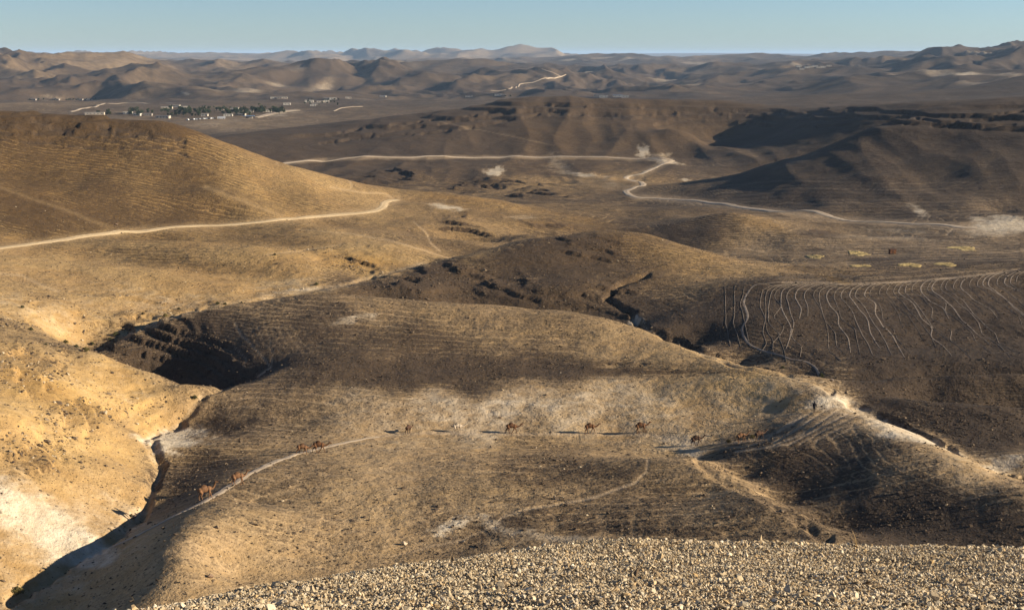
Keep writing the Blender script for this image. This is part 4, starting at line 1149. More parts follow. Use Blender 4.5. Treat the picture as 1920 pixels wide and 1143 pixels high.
# ------------------------------------------------------------------ camels
def camel_mesh(name, stride, neck):
    s = stride
    def fn(bm):
        # barrel, rump, chest
        add_ell(bm, (-.05, 0, 1.36), (.78, .34, .37))
        add_ell(bm, (-.62, 0, 1.40), (.36, .29, .33))
        add_ell(bm, (.50, 0, 1.36), (.38, .29, .38))
        add_ell(bm, (-.10, 0, 1.70), (.44, .19, .33))
        add_ell(bm, (-.10, 0, 1.86), (.24, .13, .20))
        # neck and head
        if neck == 'up':
            N = [(.62, 0, 1.42), (.95, 0, 1.30), (1.22, 0, 1.48), (1.40, 0, 1.82), (1.50, 0, 2.02)]; H = ((1.50, 0, 2.05), (1.82, 0, 1.95))
        elif neck == 'low':
            N = [(.62, 0, 1.40), (.95, 0, 1.22), (1.25, 0, 1.18), (1.50, 0, 1.30), (1.62, 0, 1.40)]; H = ((1.62, 0, 1.43), (1.95, 0, 1.33))
        else:
            N = [(.62, 0, 1.42), (.98, 0, 1.24), (1.30, 0, 1.30), (1.58, 0, 1.54), (1.72, 0, 1.70)]; H = ((1.72, 0, 1.73), (2.06, 0, 1.64))
        limb(bm, N, [.24, .18, .145, .115, .105])
        limb(bm, [H[0], tuple((a + b) / 2 for a, b in zip(*H)), H[1]], [.125, .105, .08])
        for y in (-1, 1):
            limb(bm, [(H[0][0] - .06, y * .08, H[0][2] + .08), (H[0][0] - .10, y * .12, H[0][2] + .17)], [.035, .022], 6)
        # tail
        limb(bm, [(-.92, 0, 1.48), (-1.02, 0, 1.25), (-1.04, 0, .92)], [.06, .04, .045], 6)
        # legs: front leg bends back at the low wrist, hind leg has stifle and backward hock
        for y, sf, sh in ((.17, s, -s), (-.17, -s, s)):
            fwd = sf * .30; lift = max(0, sf) * .10
            limb(bm, [(.52, y, 1.30), (.55 + fwd * .30, y, .98), (.58 + fwd * .75, y, .66), (.56 + fwd * 1.05 - max(0, -sf) * .10, y, .34), (.56 + fwd * 1.25 - max(0, -sf) * .16, y, .10 + lift * .2)], [.18, .13, .085, .058, .055])
            add_ell(bm, (.61 + fwd * 1.25 - max(0, -sf) * .16, y, .05 + lift * .2), (.13, .085, .055))
            bk = sh * .30
            limb(bm, [(-.64, y, 1.32), (-.52 + bk * .35, y, .98), (-.74 + bk * .85, y, .60), (-.70 + bk * 1.1, y, .34), (-.70 + bk * 1.3, y, .10)], [.26, .17, .080, .058, .055])
            add_ell(bm, (-.65 + bk * 1.3, y, .05), (.13, .085, .055))
    return fused(name, fn, .034, 4)
CAMEL = {k: camel_mesh('camel', *a) for k, a in {'a': (1.0, 'mid'), 'b': (-.8, 'mid'), 'c': (.5, 'up'), 'd': (.7, 'low'), 'e': (-.45, 'mid')}.items()}
def fur(name, c, pale=None):
    m, nt, b = new_mat(name)
    tc = nd(nt, 'ShaderNodeTexCoord')
    n = noise(nt, tc.outputs['Object'], 3.0, 6, .7)
    col = mixc(nt, maprange(nt, n, .3, .7), tuple(x * .7 for x in c), tuple(x * 1.25 for x in c))
    sx = nd(nt, 'ShaderNodeSeparateXYZ'); nt.links.new(tc.outputs['Object'], sx.inputs[0])
    # woolly darker hump and mane
    hump = maprange(nt, mth(nt, 'ADD', sx.outputs[2], mth(nt, 'MULTIPLY', n, .25)), 1.78, 2.0, 0, .7)
    col = mixc(nt, hump, col, tuple(x * .35 for x in c))
    nt.links.new(col, b.inputs['Base Color'])
    bp = nd(nt, 'ShaderNodeBump'); bp.inputs['Distance'].default_value = .03; bp.inputs['Strength'].default_value = .7
    nt.links.new(noise(nt, tc.outputs['Object'], 26, 3, .7), bp.inputs['Height']); nt.links.new(bp.outputs[0], b.inputs['Normal'])
    b.inputs['Roughness'].default_value = .85
    return m
FUR = {'brown': fur('brown_camel_hair', (.115, .055, .026)), 'dark': fur('dark_camel_hair', (.062, .033, .020)), 'tan': fur('tan_camel_hair', (.155, .080, .040)), 'cream': fur('cream_camel_hair', (.42, .34, .25))}
CAMELS = [  # px, py of feet, height in photo px, pose, coat, heading off the path, label
 (387, 935, 30, 'c', 'tan', 24, 'reddish tan camel with raised head, last in the line, lowest on the pale path'),
 (447, 908, 26, 'c', 'tan', 22, 'tan camel second from the tail end of the line, climbing the pale path'),
 (566, 851, 22, 'b', 'tan', 6, 'light tan camel close behind a darker one where the path bends uphill'),
 (598, 848, 24, 'a', 'brown', 4, 'brown camel just ahead of a lighter tan camel at the bend of the path'),
 (766, 812, 18, 'd', 'dark', 60, 'small dark young camel turned half away, just behind the cream camel'),
 (858, 810, 19, 'e', 'cream', 8, 'cream white camel, the only pale one in the line'),
 (959, 812, 22.5, 'a', 'brown', 3, 'large dark brown camel with outstretched neck, in front of the cream one'),
 (1107, 812, 21.5, 'b', 'brown', 3, 'brown camel mid stride near the middle of the line, fourth ahead of the bend pair'),
 (1203, 810, 21.5, 'e', 'brown', 2, 'brown camel at the top of the rise, last before the path drops'),
 (1307, 834, 20.5, 'a', 'dark', 2, 'dark camel in the dip below the yellow scree, neck held low'),
 (1391, 828, 19.5, 'e', 'tan', 14, 'tan camel second from the front of the line, at the foot of the spur'),
 (1424, 825, 20.5, 'b', 'dark', 26, 'dark camel leading the line, starting up the pale spur')]
for px, py, h, pose, coat, hd, lab in CAMELS:
    x, y, z, r = ground(px, py)
    me = CAMEL[pose].copy(); me.name = 'camel'
    me.materials.clear(); me.materials.append(FUR[coat])
    o = link('camel', me)
    sc = h * r / FPX / 2.04
    rz = math.radians(hd)
    fwd = Vector((math.cos(rz), math.sin(rz)))
    zf = float(z_at(x + fwd.x * .7 * sc, y + fwd.y * .7 * sc)); zb = float(z_at(x - fwd.x * .7 * sc, y - fwd.y * .7 * sc))
    o.location = (x, y, (zf + zb) / 2 - .02); o.scale = (sc, sc, sc)
    o.rotation_euler = (0, -math.atan2(zf - zb, 1.4 * sc), rz)
    tag(o, lab, 'camel', 'camels walking in single file')

# ------------------------------------------------------------------ the herder ahead of them
def person_body(bm):
    limb(bm, [(0, 0, .98), (0, 0, 1.18), (.0, 0, 1.40)], [.15, .135, .16])
    add_ell(bm, (0, 0, 1.38), (.12, .21, .12))
    limb(bm, [(0, 0, 1.44), (.01, 0, 1.56)], [.06, .055], 8)
    add_ell(bm, (.02, 0, 1.655), (.098, .078, .118))
    add_ell(bm, (.115, 0, 1.645), (.022, .016, .024))
    for s in (-1, 1):
        add_ell(bm, (.0, s * .08, 1.65), (.02, .012, .032))
        sw = s * .10
        limb(bm, [(0, s * .20, 1.40), (-.02 - sw * .6, s * .245, 1.13), (.06 - sw * 1.6, s * .235, .90)], [.065, .05, .038], 8)
        hx = .075 - sw * 1.8
        add_ell(bm, (hx, s * .235, .84), (.028, .018, .055))
        for f in range(4):
            limb(bm, [(hx + (f - 1.5) * .014, s * .235, .80), (hx + (f - 1.5) * .015 + .008, s * .23, .745 + abs(f - 1.3) * .008)], [.009, .008], 5)
        limb(bm, [(hx + .025, s * .235, .85), (hx + .05, s * .225, .805)], [.011, .009], 5)
        st = s * .14
        limb(bm, [(0, s * .095, .95), (.03 + st * .5, s * .10, .52), (-.03 + st * 1.2, s * .10, .09)], [.105, .068, .046], 9)
        add_ell(bm, (.045 + st * 1.2, s * .10, .045), (.125, .045, .045))
def person_jacket(bm):
    limb(bm, [(0, 0, .80), (0, 0, 1.0), (0, 0, 1.20), (0, 0, 1.42)], [.205, .185, .17, .18])
    add_ell(bm, (0, 0, 1.38), (.15, .245, .14))
    for s in (-1, 1):
        sw = s * .10
        limb(bm, [(0, s * .20, 1.40), (-.02 - sw * .6, s * .25, 1.13), (.05 - sw * 1.4, s * .24, .95)], [.09, .075, .062], 8)
def person_trousers(bm):
    for s in (-1, 1):
        st = s * .14
        limb(bm, [(0, s * .085, .98), (.03 + st * .5, s * .10, .52), (-.02 + st * 1.1, s * .10, .16)], [.135, .095, .075], 9)
def person_hair(bm):
    add_ell(bm, (-.005, 0, 1.69), (.108, .092, .105))
    add_ell(bm, (-.05, 0, 1.62), (.07, .085, .09))
x, y, z, r = ground(1527, 773)
P = link('person', fused('person', person_body, .014, 2), simple('skin', (.20, .115, .075), .15, 8))
P.location = (x, y, z); P.scale = [21.5 * r / FPX / 1.78] * 3; P.rotation_euler = (0, 0, math.radians(70))
tag(P, 'person in dark jacket walking ahead of the camels on the pale spur', 'person')
link('jacket', fused('jacket', person_jacket, .02, 3), simple('dark_cloth', (.022, .02, .022), .3, 5), P)
link('trousers', fused('trousers', person_trousers, .02, 3), simple('khaki_cloth', (.11, .085, .06), .3, 5), P)
link('hair', fused('hair', person_hair, .014, 2), simple('black_hair', (.012, .010, .009), .3, 20), P)

# ------------------------------------------------------------------ desert shrubs
def shrub_leaves(seed, R=.55, H=.6, n=420):
    rr = random.Random(seed)
    def fn(bm):
        for k in range(n):
            a = rr.uniform(0, 6.28); q = rr.random() ** .55; h = rr.random()
            rad = R * q * (1 - .35 * h) * (1 + .25 * math.sin(3 * a + seed))
            c = Vector((rad * math.cos(a), rad * math.sin(a), .05 + H * h * (1.05 - .45 * q)))
            d = Vector((rr.uniform(-1, 1), rr.uniform(-1, 1), rr.uniform(-.2, 1))).normalized()
            e = d.orthogonal().normalized(); s = rr.uniform(.05, .10)
            vs = [bm.verts.new(c + d * s), bm.verts.new(c + e * s * .45), bm.verts.new(c - d * s), bm.verts.new(c - e * s * .45)]
            bm.faces.new(vs)
    return bm_mesh('foliage', fn)
def shrub_stems(seed, R=.5, H=.55):
    rr = random.Random(seed)
    def fn(bm):
        for k in range(11):
            a = rr.uniform(0, 6.28); e = Vector((R * .8 * math.cos(a), R * .8 * math.sin(a), H * rr.uniform(.5, .95)))
            add_tube(bm, [Vector((0, 0, -.05)), e * .5 + Vector((0, 0, .06)), e], [.022, .014, .006], 5)
    return bm_mesh('stems', fn)
MAT_SHRUB = simple('saltbush_leaves', (.055, .055, .022), .45, 9)
MAT_SHRUBY = simple('dry_bush_leaves', (.105, .085, .030), .4, 9)
MAT_TWIG = simple('twigs', (.10, .07, .045), .3, 15)
SH = []
for k in range(4):
    a, b = shrub_leaves(k + 1), shrub_stems(k + 1)
    a.materials.append(MAT_SHRUBY if k == 3 else MAT_SHRUB); b.materials.append(MAT_TWIG)
    SH.append((a, b))
SHRUBS = [  # px, py, width in px, variant, label
 (58, 619, 11, 0, 'dark shrub alone on the yellow scree above the near left hill'), (42, 577, 9, 1, 'dark shrub at the left edge among pale rocks, farther up'),
 (86, 646, 6, 2, 'tiny shrub on the crest of the near yellow hill'), (123, 643, 12, 3, 'largest olive shrub on the crest of the near yellow hill'),
 (143, 651, 11, 0, 'round shrub right beside the largest olive shrub on the yellow crest'), (161, 658, 15, 3, 'broad yellow green bush at the tip of the dark hollow'),
 (173, 646, 11, 1, 'flat bush across the wadi from the broad yellow green bush'), (217, 628, 12, 2, 'wadi bush at the upper edge of the dark rocky hollow, left one'),
 (206, 636, 8, 0, 'small wadi bush just below another at the edge of the dark hollow'), (310, 593, 11, 3, 'green bush where the dark rocky hollow meets the sandy wadi'),
 (268, 589, 8, 1, 'small bush on yellow ground above the dark hollow'), (335, 580, 8, 2, 'small bush on the wadi bank above the rocky crest'),
 (408, 570, 9, 0, 'wadi bush, left of a pair below pale rock ledges'), (422, 571, 8, 1, 'wadi bush, right of a pair below pale rock ledges'), (453, 568, 6, 2, 'smallest bush at the far end of the wadi bank row'),
 (365, 747, 13, 0, 'shrub in the gully corner where yellow hill meets dark mound'), (593, 534, 9, 1, 'bush in the pale wadi bed below the ochre scree'), (515, 478, 7, 2, 'lone shrub on the smooth tongue below the left road'),
 (33, 1112, 26, 3, 'olive bush at the foot of the pale slope, bottom left corner'), (1411, 820, 11, 3, 'olive bush between the two leading camels'), (1366, 829, 13, 1, 'low brown bush beside the path behind the two leading camels'),
 (1540, 706, 13, 0, 'dark bush in the gully junction above the herder'), (1468, 690, 9, 2, 'small bush on the shaded gully bank below the terraces'), (245, 968, 10, 1, 'bush beside the flat rock at the gully edge')]
for px, py, w, v, lab in SHRUBS:
    x, y, z, r = ground(px, py)
    sc = w * r / FPX / 1.1
    e = root('shrub', (x, y, z - .03), random.uniform(0, 6.28), sc)
    link('foliage', SH[v][0], None, e); link('stems', SH[v][1], None, e)
    tag(e, lab, 'shrub', 'desert shrubs along the wadi')

# ------------------------------------------------------------------ dry grass on our slope
MAT_STRAW = simple('dry_grass', (.30, .20, .085), .35, 12)
def tuft(seed, n, h, lean):
    rr = random.Random(seed)
    def blade(bm):
        a = rr.uniform(0, 6.28); L = h * rr.uniform(.45, 1.0)
        d = Vector((math.cos(a) * .35 + lean, math.sin(a) * .35, 0)); w = .006
        s = Vector((-d.y, d.x, 0)).normalized() if d.length else Vector((1, 0, 0))
        prev = None
        for k in range(6):
            t = k / 5
            p = Vector((rr.uniform(-.03, .03) if k == 0 else 0, 0, 0)) + d * (L * t ** 1.8) + Vector((0, 0, L * t * (1 - .25 * t)))
            cur = (bm.verts.new(p - s * w * (1 - t * .85)), bm.verts.new(p + s * w * (1 - t * .85)))
            if prev: bm.faces.new((prev[0], prev[1], cur[1], cur[0]))
            prev = cur
    return [bm_mesh('blade', blade) for _ in range(n)]
for px, py, hpx, nb, lean, lab in [(252, 1128, 42, 6, -.35, 'sparse dry grass tuft leaning left over the shaded bank, bottom left'), (1606, 1026, 46, 12, -.2, 'tallest dry grass tuft on the gravel edge at right'),
                                   (1462, 1024, 22, 9, .1, 'short dry grass tuft on the gravel edge left of the tall one'), (1478, 1022, 16, 7, .2, 'tiny dry grass sprig beside the short tuft on the gravel edge')]:
    x, y, z, r = ground(px, py, 10.0)
    hm = hpx * r / FPX
    e = root('grass_tuft', (x, y, z - .02))
    for me in tuft(px, nb, hm, lean): link('blade', me, MAT_STRAW, e)
    tag(e, lab, 'dry grass', 'dry grass on the gravel edge')

# ------------------------------------------------------------------ single boulders one can pick out
MAT_BOULDER = simple('weathered_boulder', (.20, .135, .09), .4, 2.5)
MAT_BOULDERP = simple('pale_boulder', (.34, .27, .19), .35, 2.5)
def boulder_mesh(seed):
    me = stone_mesh('boulder', seed, .75)
    bm = bmesh.new(); bm.from_mesh(me)
    bmesh.ops.subdivide_edges(bm, edges=bm.edges, cuts=1, use_grid_fill=True)
    rr = random.Random(seed)
    for v in bm.verts: v.co *= rr.uniform(.9, 1.06)
    bmesh.ops.bevel(bm, geom=bm.edges, offset=.012, segments=1, affect='EDGES')
    bm.to_mesh(me); bm.free(); return me
BM = [boulder_mesh(900 + k) for k in range(4)]
for px, py, w, mt, lab in [(757, 1021, 18, 1, 'pinkish boulder on the lower brown mound, with a long dark shadow'), (250, 971, 18, 0, 'flat rock at the gully edge below the yellow hill'), (395, 1083, 22, 0, 'low dark boulder on the near end of the mound'),
                           (766, 434, 7, 0, 'lone boulder on the olive slope below the left road'), (844, 1010, 9, 0, 'small dark boulder below the chalk streak'), (870, 1015, 10, 1, 'flat pinkish rock beside the path below the chalk streak'),
                           (938, 783, 8, 0, 'dark rock in the pale sand above the large brown camel'), (1200, 787, 5, 0, 'tiny rock in the sand above the rise'), (1005, 840, 7, 1, 'pale rock just below the path under the large brown camel'),
                           (1365, 970, 11, 0, 'dark boulder on the right shoulder of the near mound'), (26, 868, 12, 0, 'dark boulder at the left edge of the yellow hill'), (218, 422, 8, 0, 'dark rock just above the left road')]:
    x, y, z, r = ground(px, py)
    o = link('boulder', BM[(px + py) % 4].copy()); o.data.name = 'boulder'; o.data.materials.clear(); o.data.materials.append(MAT_BOULDERP if mt else MAT_BOULDER)
    s = w * r / FPX
    o.location = (x, y, z + s * .16); o.scale = (s, s * .8, s * .75); o.rotation_euler = (0, .1, random.uniform(0, 6.28))
    tag(o, lab, 'boulder')

# ------------------------------------------------------------------ old camp patches of yellow straw on the plain
MAT_PATCH = simple('yellow_straw', (.33, .245, .105), .4, .9, coord='Generated')
def straw(px, py, rx, ry, lab, seed):
    x, y, z, r = ground(px, py)
    rr = random.Random(seed)
    rxm = rx * r / FPX
    g = abs(z) / r
    rym = ry * r / FPX / max(.05, g)
    rym = min(rym, rxm * 3.2)
    nseg, nr = 40, 7
    vs = [(x, y)]; lift = [.12]
    for k in range(1, nr + 1):
        for a in range(nseg):
            t = 2 * math.pi * a / nseg
            q = k / nr * (1 + (.16 * math.sin(3 * t + seed) + .10 * math.sin(5 * t + 2 * seed) + rr.uniform(-.02, .02)) * (k / nr))
            vs.append((x + rxm * q * math.cos(t), y + rym * q * math.sin(t))); lift.append(.16 * (1 - (k / nr) ** 3) - (.10 if k == nr else 0) + rr.uniform(0, .16) * (k < nr))
    V = np.array(vs); zz = z_at(V[:, 0], V[:, 1]) + np.array(lift)
    F = [(0, 1 + a, 1 + (a + 1) % nseg) for a in range(nseg)]
    for k in range(nr - 1):
        for a in range(nseg):
            i = 1 + k * nseg + a; j = 1 + k * nseg + (a + 1) % nseg
            F.append((i, i + nseg, j + nseg, j))
    me = bpy.data.meshes.new('straw_patch'); me.from_pydata([(float(p[0]), float(p[1]), float(q)) for p, q in zip(vs, zz)], [], F)
    o = link('straw_patch', me, MAT_PATCH); tag(o, lab, 'straw', 'yellow straw patches on the plain', 'stuff')
for k, a in enumerate([(1528, 481, 15, 4, 'yellow straw patch at the left end of the plain'), (1609, 475, 20, 5, 'large mottled straw patch left of the brown shed'), (1612, 498, 21, 2.6, 'thin straw streak below the mottled patch'),
                       (1705, 496, 23, 3.2, 'middle straw streak along the terrace top'), (1773, 495, 20, 3, 'right straw streak along the terrace top'), (1806, 466, 24, 5, 'dull straw patch right of the brown shed')]):
    straw(*a, seed=k + 1)
# shed
x, y, z, r = ground(1673, 476)
sh = root('shed', (x, y, z - .05), math.radians(12), 1.0)
MAT_RUST = simple('rusty_sheet', (.11, .05, .024), .4, 3); MAT_RUSTD = simple('dark_rusty_sheet', (.075, .035, .02), .4, 3)
link('wall', bm_mesh('wall', lambda bm: add_box(bm, -1.15, 1.15, -.75, .75, .25, 1.75)), MAT_RUST, sh)
link('roof', bm_mesh('roof', lambda bm: add_box(bm, -1.25, 1.25, -.85, .85, 1.752, 1.85)), MAT_RUSTD, sh)
dr_ = link('door', bm_mesh('door', lambda bm: add_box(bm, -.45, .25, -.79, -.752, .3, 1.6)), MAT_RUSTD, sh)
link('handle', bm_mesh('handle', lambda bm: add_box(bm, .12, .18, -.84, -.792, .9, 1.05)), MAT_TWIG, dr_)
for sx in (-1, 1):
    for sy in (-1, 1):
        link('leg', bm_mesh('leg', lambda bm: add_box(bm, sx * 1.0 - .06, sx * 1.0 + .06, sy * .6 - .06, sy * .6 + .06, 0, .248)), MAT_RUSTD, sh)
tag(sh, 'small rust brown box shed standing alone on the grey plain', 'shed')
# ------------------------------------------------------------------ the village far down the valley
MW = [simple('whitewash', (.44, .40, .34), .15, .4), simple('pale_plaster', (.40, .34, .27), .2, .4), simple('grey_block', (.24, .21, .18), .2, .4)]
MR = [simple('pale_roof', (.36, .33, .28), .15, .5), simple('grey_roof', (.20, .18, .165), .2, .5), simple('blue_roof', (.10, .19, .32), .2, .5)]
MDARK = simple('dark_opening', (.02, .022, .026), .3, 2); MFRAME = simple('door_paint', (.12, .09, .07), .2, 2)
def house(px, py, w, d, h, wall, roof, lab, rz=0.0, nwin=3, pitched=False, rmin=900.0, canopy=False, group=None, cat='house'):
    x, y, z, r = ground(px, py, rmin)
    e = root('house' if not canopy else 'canopy', (x, y, z - .3), rz)
    if canopy:
        for sx in (-1, 1):
            for sy in (-1, 1):
                link('post', bm_mesh('post', lambda bm: add_box(bm, sx * (w / 2 - .3) - .12, sx * (w / 2 - .3) + .12, sy * (d / 2 - .3) - .12, sy * (d / 2 - .3) + .12, 0, h)), MDARK, e)
        link('kiosk', bm_mesh('kiosk', lambda bm: add_box(bm, -w * .32, w * .32, -d * .25, d * .25, 0, h * .8)), MW[wall], e)
    else:
        link('wall', bm_mesh('wall', lambda bm: add_box(bm, -w / 2, w / 2, -d / 2, d / 2, 0, h)), MW[wall], e)
    def rf(bm):
        if pitched:
            o_ = .4
            v = [bm.verts.new(p) for p in ((-w / 2 - o_, -d / 2 - o_, h + .01), (w / 2 + o_, -d / 2 - o_, h + .01), (w / 2 + o_, d / 2 + o_, h + .01), (-w / 2 - o_, d / 2 + o_, h + .01), (-w / 2 - o_, 0, h + d * .22), (w / 2 + o_, 0, h + d * .22))]
            for f in ((0, 3, 2, 1), (0, 1, 5, 4), (2, 3, 4, 5), (0, 4, 3), (1, 2, 5)): bm.faces.new([v[i] for i in f])
        else:
            add_box(bm, -w / 2 - .3, w / 2 + .3, -d / 2 - .3, d / 2 + .3, h + .01, h + .45)
    link('roof', bm_mesh('roof', rf), MR[roof], e)
    if not canopy:
        for k in range(nwin):
            cx = -w / 2 + w * (k + .7) / (nwin + .4)
            wi = link('window', bm_mesh('window', lambda bm: add_box(bm, cx - .55, cx + .55, -d / 2 - .05, -d / 2 - .003, h * .42, h * .8)), MDARK, e)
            link('sill', bm_mesh('sill', lambda bm: add_box(bm, cx - .65, cx + .65, -d / 2 - .14, -d / 2 - .055, h * .36, h * .41)), MR[0], wi)
        dw = link('door', bm_mesh('door', lambda bm: add_box(bm, w * .5 - 1.9, w * .5 - .9, -d / 2 - .06, -d / 2 - .003, .3, 2.4)), MFRAME, e)
        link('handle', bm_mesh('handle', lambda bm: add_box(bm, w * .5 - 1.08, w * .5 - 1.0, -d / 2 - .12, -d / 2 - .063, 1.3, 1.4)), MDARK, dw)
    tag(e, lab, cat, group)
    return e
V = 'village houses among the grove'
house(178, 215, 26, 7, 3, 1, 0, 'long pale low building at the left end of the village', .1, 5, group=V)
house(240, 214, 13, 8, 3.2, 0, 0, 'white flat roofed house left of the two tallest trees', .1, group=V)
house(258, 217, 10, 8, 3, 0, 0, 'white house under the twin tall trees', -.1, group=V)
house(278, 217, 11, 8, 3, 2, 1, 'grey roofed house right of the twin tall trees', .05, group=V)
house(306, 222, 18, 9, 3.4, 1, 1, 'large plaster house nearest to the big hill crest', -.08, 4, group=V)
house(313, 204, 17, 8, 3, 1, 0, 'pale house at the upper left of the grove', .1, group=V)
house(328, 201, 16, 8, 3.2, 0, 0, 'topmost pale house above the grove', -.05, group=V)
house(347, 203, 12, 7, 3, 1, 0, 'plaster house behind the grove right of the topmost one', .2, group=V)
house(384, 218, 9, 6, 3, 0, 0, 'small white house in front of the grove above the parked cars', 0, 2, group=V)
house(428, 218, 12, 7, 3, 0, 0, 'white house at the middle of the grove front', .1, group=V)
house(452, 217, 13, 7, 3, 1, 0, 'pale house left of the blue canopy', -.1, group=V)
house(468, 211, 11, 7, 3.2, 0, 0, 'white house behind the blue canopy', .15, group=V)
house(500, 210, 15, 7, 3, 0, 0, 'white long house at the right end of the grove', .1, 4, group=V)
house(412, 207, 12, 7, 3, 1, 1, 'grey roofed house deep inside the grove', 0, group=V)
house(440, 205, 12, 7, 3, 0, 1, 'grey roofed white house behind the middle palms', 0, group=V)
house(467, 222, 14, 9, 3.4, 2, 2, 'open kiosk with blue canopy at the right of the grove', .1, 0, canopy=True, cat='canopy')
H2 = 'farm houses right of the village'
for a in [(513, 185, 12, 7, 3, 0, 0, 'white farm house, left of three on the low rise'), (524, 185, 9, 7, 3, 2, 1, 'grey farm house, middle of three on the low rise'), (534, 185, 10, 7, 3, 1, 0, 'pale farm house, right of three on the low rise'),
          (538, 197, 12, 8, 3.5, 0, 0, 'white farm house by itself below the low rise'), (580, 192, 16, 9, 4, 0, 0, 'large white house at the left of the farm cluster'), (592, 196, 12, 8, 3, 2, 1, 'dark roofed house at the front of the farm cluster'),
          (600, 192, 12, 8, 3, 1, 1, 'dark roofed house in the middle of the farm cluster'), (612, 192, 10, 8, 4, 0, 0, 'white house at the right of the farm cluster'), (613, 187, 14, 8, 4, 2, 1, 'grey house behind the farm cluster'),
          (624, 187, 13, 8, 3.6, 0, 0, 'bright white house at the far right of the farm cluster'), (587, 199, 9, 5, 2.6, 0, 0, 'little white hut below the farm cluster'), (653, 185, 12, 7, 3, 1, 0, 'pale shed on its own right of the farm cluster')]:
    house(*a, rz=.1, nwin=2, rmin=1700.0, group=H2)
H3_ = 'isolated far huts'
for a in [(718, 182, 14, 8, 3, 0, 0, 'pale hut by the bend of the valley road'), (879, 182, 16, 8, 3, 0, 1, 'pale hut above the dark crest left of the hilltop'), (934, 180, 16, 9, 4, 0, 0, 'white hut closest to the hilltop on its left'), (944, 180, 10, 8, 3, 2, 1, 'grey hut next to the white one left of the hilltop'),
          (1122, 181, 20, 9, 4, 2, 1, 'grey shed at the left of the row right of the hilltop'), (1132, 183, 18, 9, 4, 0, 0, 'white shed in the row right of the hilltop'), (1158, 182, 20, 8, 4, 0, 2, 'long blue roofed shed in the row right of the hilltop'), (1172, 183, 16, 9, 4, 0, 0, 'white shed at the right end of the row right of the hilltop'),
          (62, 188, 14, 8, 3, 2, 1, 'dark shed at the left end of the row under the pale cone'), (105, 188, 16, 8, 3, 2, 1, 'dark long shed right under the pale cone'), (150, 188, 14, 8, 3, 2, 1, 'dark shed at the right of the row under the pale cone'), (168, 188, 12, 8, 3, 1, 1, 'small dark shed at the very right under the pale cone')]:
    house(*a, rz=-.05, nwin=2, rmin=1700.0, group=H3_)
FV = 'far hillside village'
far_names = ['leftmost', 'second', 'third', 'fourth', 'fifth', 'sixth', 'seventh', 'rightmost']
for k, (px, py) in enumerate([(1498, 126), (1503, 131), (1513, 128), (1520, 127), (1528, 126), (1535, 128), (1543, 127), (1554, 125)]):
    house(px, py, 15, 10, 5, k % 2, k % 3 if k % 3 < 2 else 0, far_names[k] + ' pale house of the hazy hillside village at right', 0, 2, rmin=3000.0, group=FV)

# trees
MAT_BARK = simple('bark', (.06, .045, .032), .3, 4); MAT_LEAF = simple('dark_leaves', (.030, .040, .018), .5, 1.2); MAT_PALM = simple('palm_fronds', (.038, .045, .020), .4, 1.5)
def crown_mesh(seed, R, H, z0, n=520, narrow=False):
    rr = random.Random(seed)
    cl = [(Vector((rr.uniform(-.55, .55) * R, rr.uniform(-.55, .55) * R, z0 + H * rr.uniform(.12, .88))), R * rr.uniform(.28, .5)) for _ in range(14)]
    if narrow: cl = [(Vector((c.x * .5 * (1 - (c.z - z0) / H * .8), c.y * .5 * (1 - (c.z - z0) / H * .8), c.z)), r * .7) for c, r in cl]
    def fn(bm):
        for k in range(n):
            c, r = cl[k % len(cl)]
            d = Vector((rr.gauss(0, 1), rr.gauss(0, 1), rr.gauss(0, 1))).normalized()
            p = c + d * r * rr.uniform(.55, 1.05)
            a = Vector((rr.gauss(0, 1), rr.gauss(0, 1), rr.gauss(0, 1))).normalized(); b = a.orthogonal().normalized()
            s = rr.uniform(.22, .48)
            bm.faces.new([bm.verts.new(p + a * s), bm.verts.new(p + b * s * .6), bm.verts.new(p - a * s * .8), bm.verts.new(p - b * s * .6)])
    return bm_mesh('crown', fn)
def trunk_mesh(seed, h, r, spread):
    rr = random.Random(seed)
    def fn(bm):
        add_tube(bm, [(0, 0, -.4), (rr.uniform(-.1, .1), 0, h * .5), (rr.uniform(-.3, .3), rr.uniform(-.3, .3), h)], [r, r * .75, r * .5], 7)
        for k in range(5):
            a = rr.uniform(0, 6.28)
            add_tube(bm, [(0, 0, h * .55), (math.cos(a) * spread * .5, math.sin(a) * spread * .5, h * 1.0), (math.cos(a) * spread, math.sin(a) * spread, h * 1.35)], [r * .5, r * .35, r * .15], 5)
    return bm_mesh('trunk', fn)
def make_tree(k, R, H, z0, narrow=False):
    e = root('tree', (0, 0, 0))
    link('trunk', trunk_mesh(k, z0 + H * .35, .22, R * .55), MAT_BARK, e)
    link('crown', crown_mesh(k, R, H, z0, narrow=narrow), MAT_LEAF, e)
    return e
def frond(seed, a):
    rr = random.Random(seed)
    def fn(bm):
        prev = None; L = rr.uniform(2.6, 3.3); up0 = rr.uniform(.1, .9)
        d = Vector((math.cos(a), math.sin(a), 0)); s = Vector((-d.y, d.x, 0))
        for k in range(7):
            t = k / 6
            p = d * L * t * (1 - .15 * t) + Vector((0, 0, L * (up0 * t - 1.0 * t * t)))
            w = .42 * math.sin(math.pi * min(1, .12 + t * .88)) + .03
            cur = (bm.verts.new(p - s * w - Vector((0, 0, w * .5))), bm.verts.new(p), bm.verts.new(p + s * w - Vector((0, 0, w * .5))))
            if prev:
                bm.faces.new((prev[0], prev[1], cur[1], cur[0])); bm.faces.new((prev[1], prev[2], cur[2], cur[1]))
            prev = cur
    return bm_mesh('frond', fn)
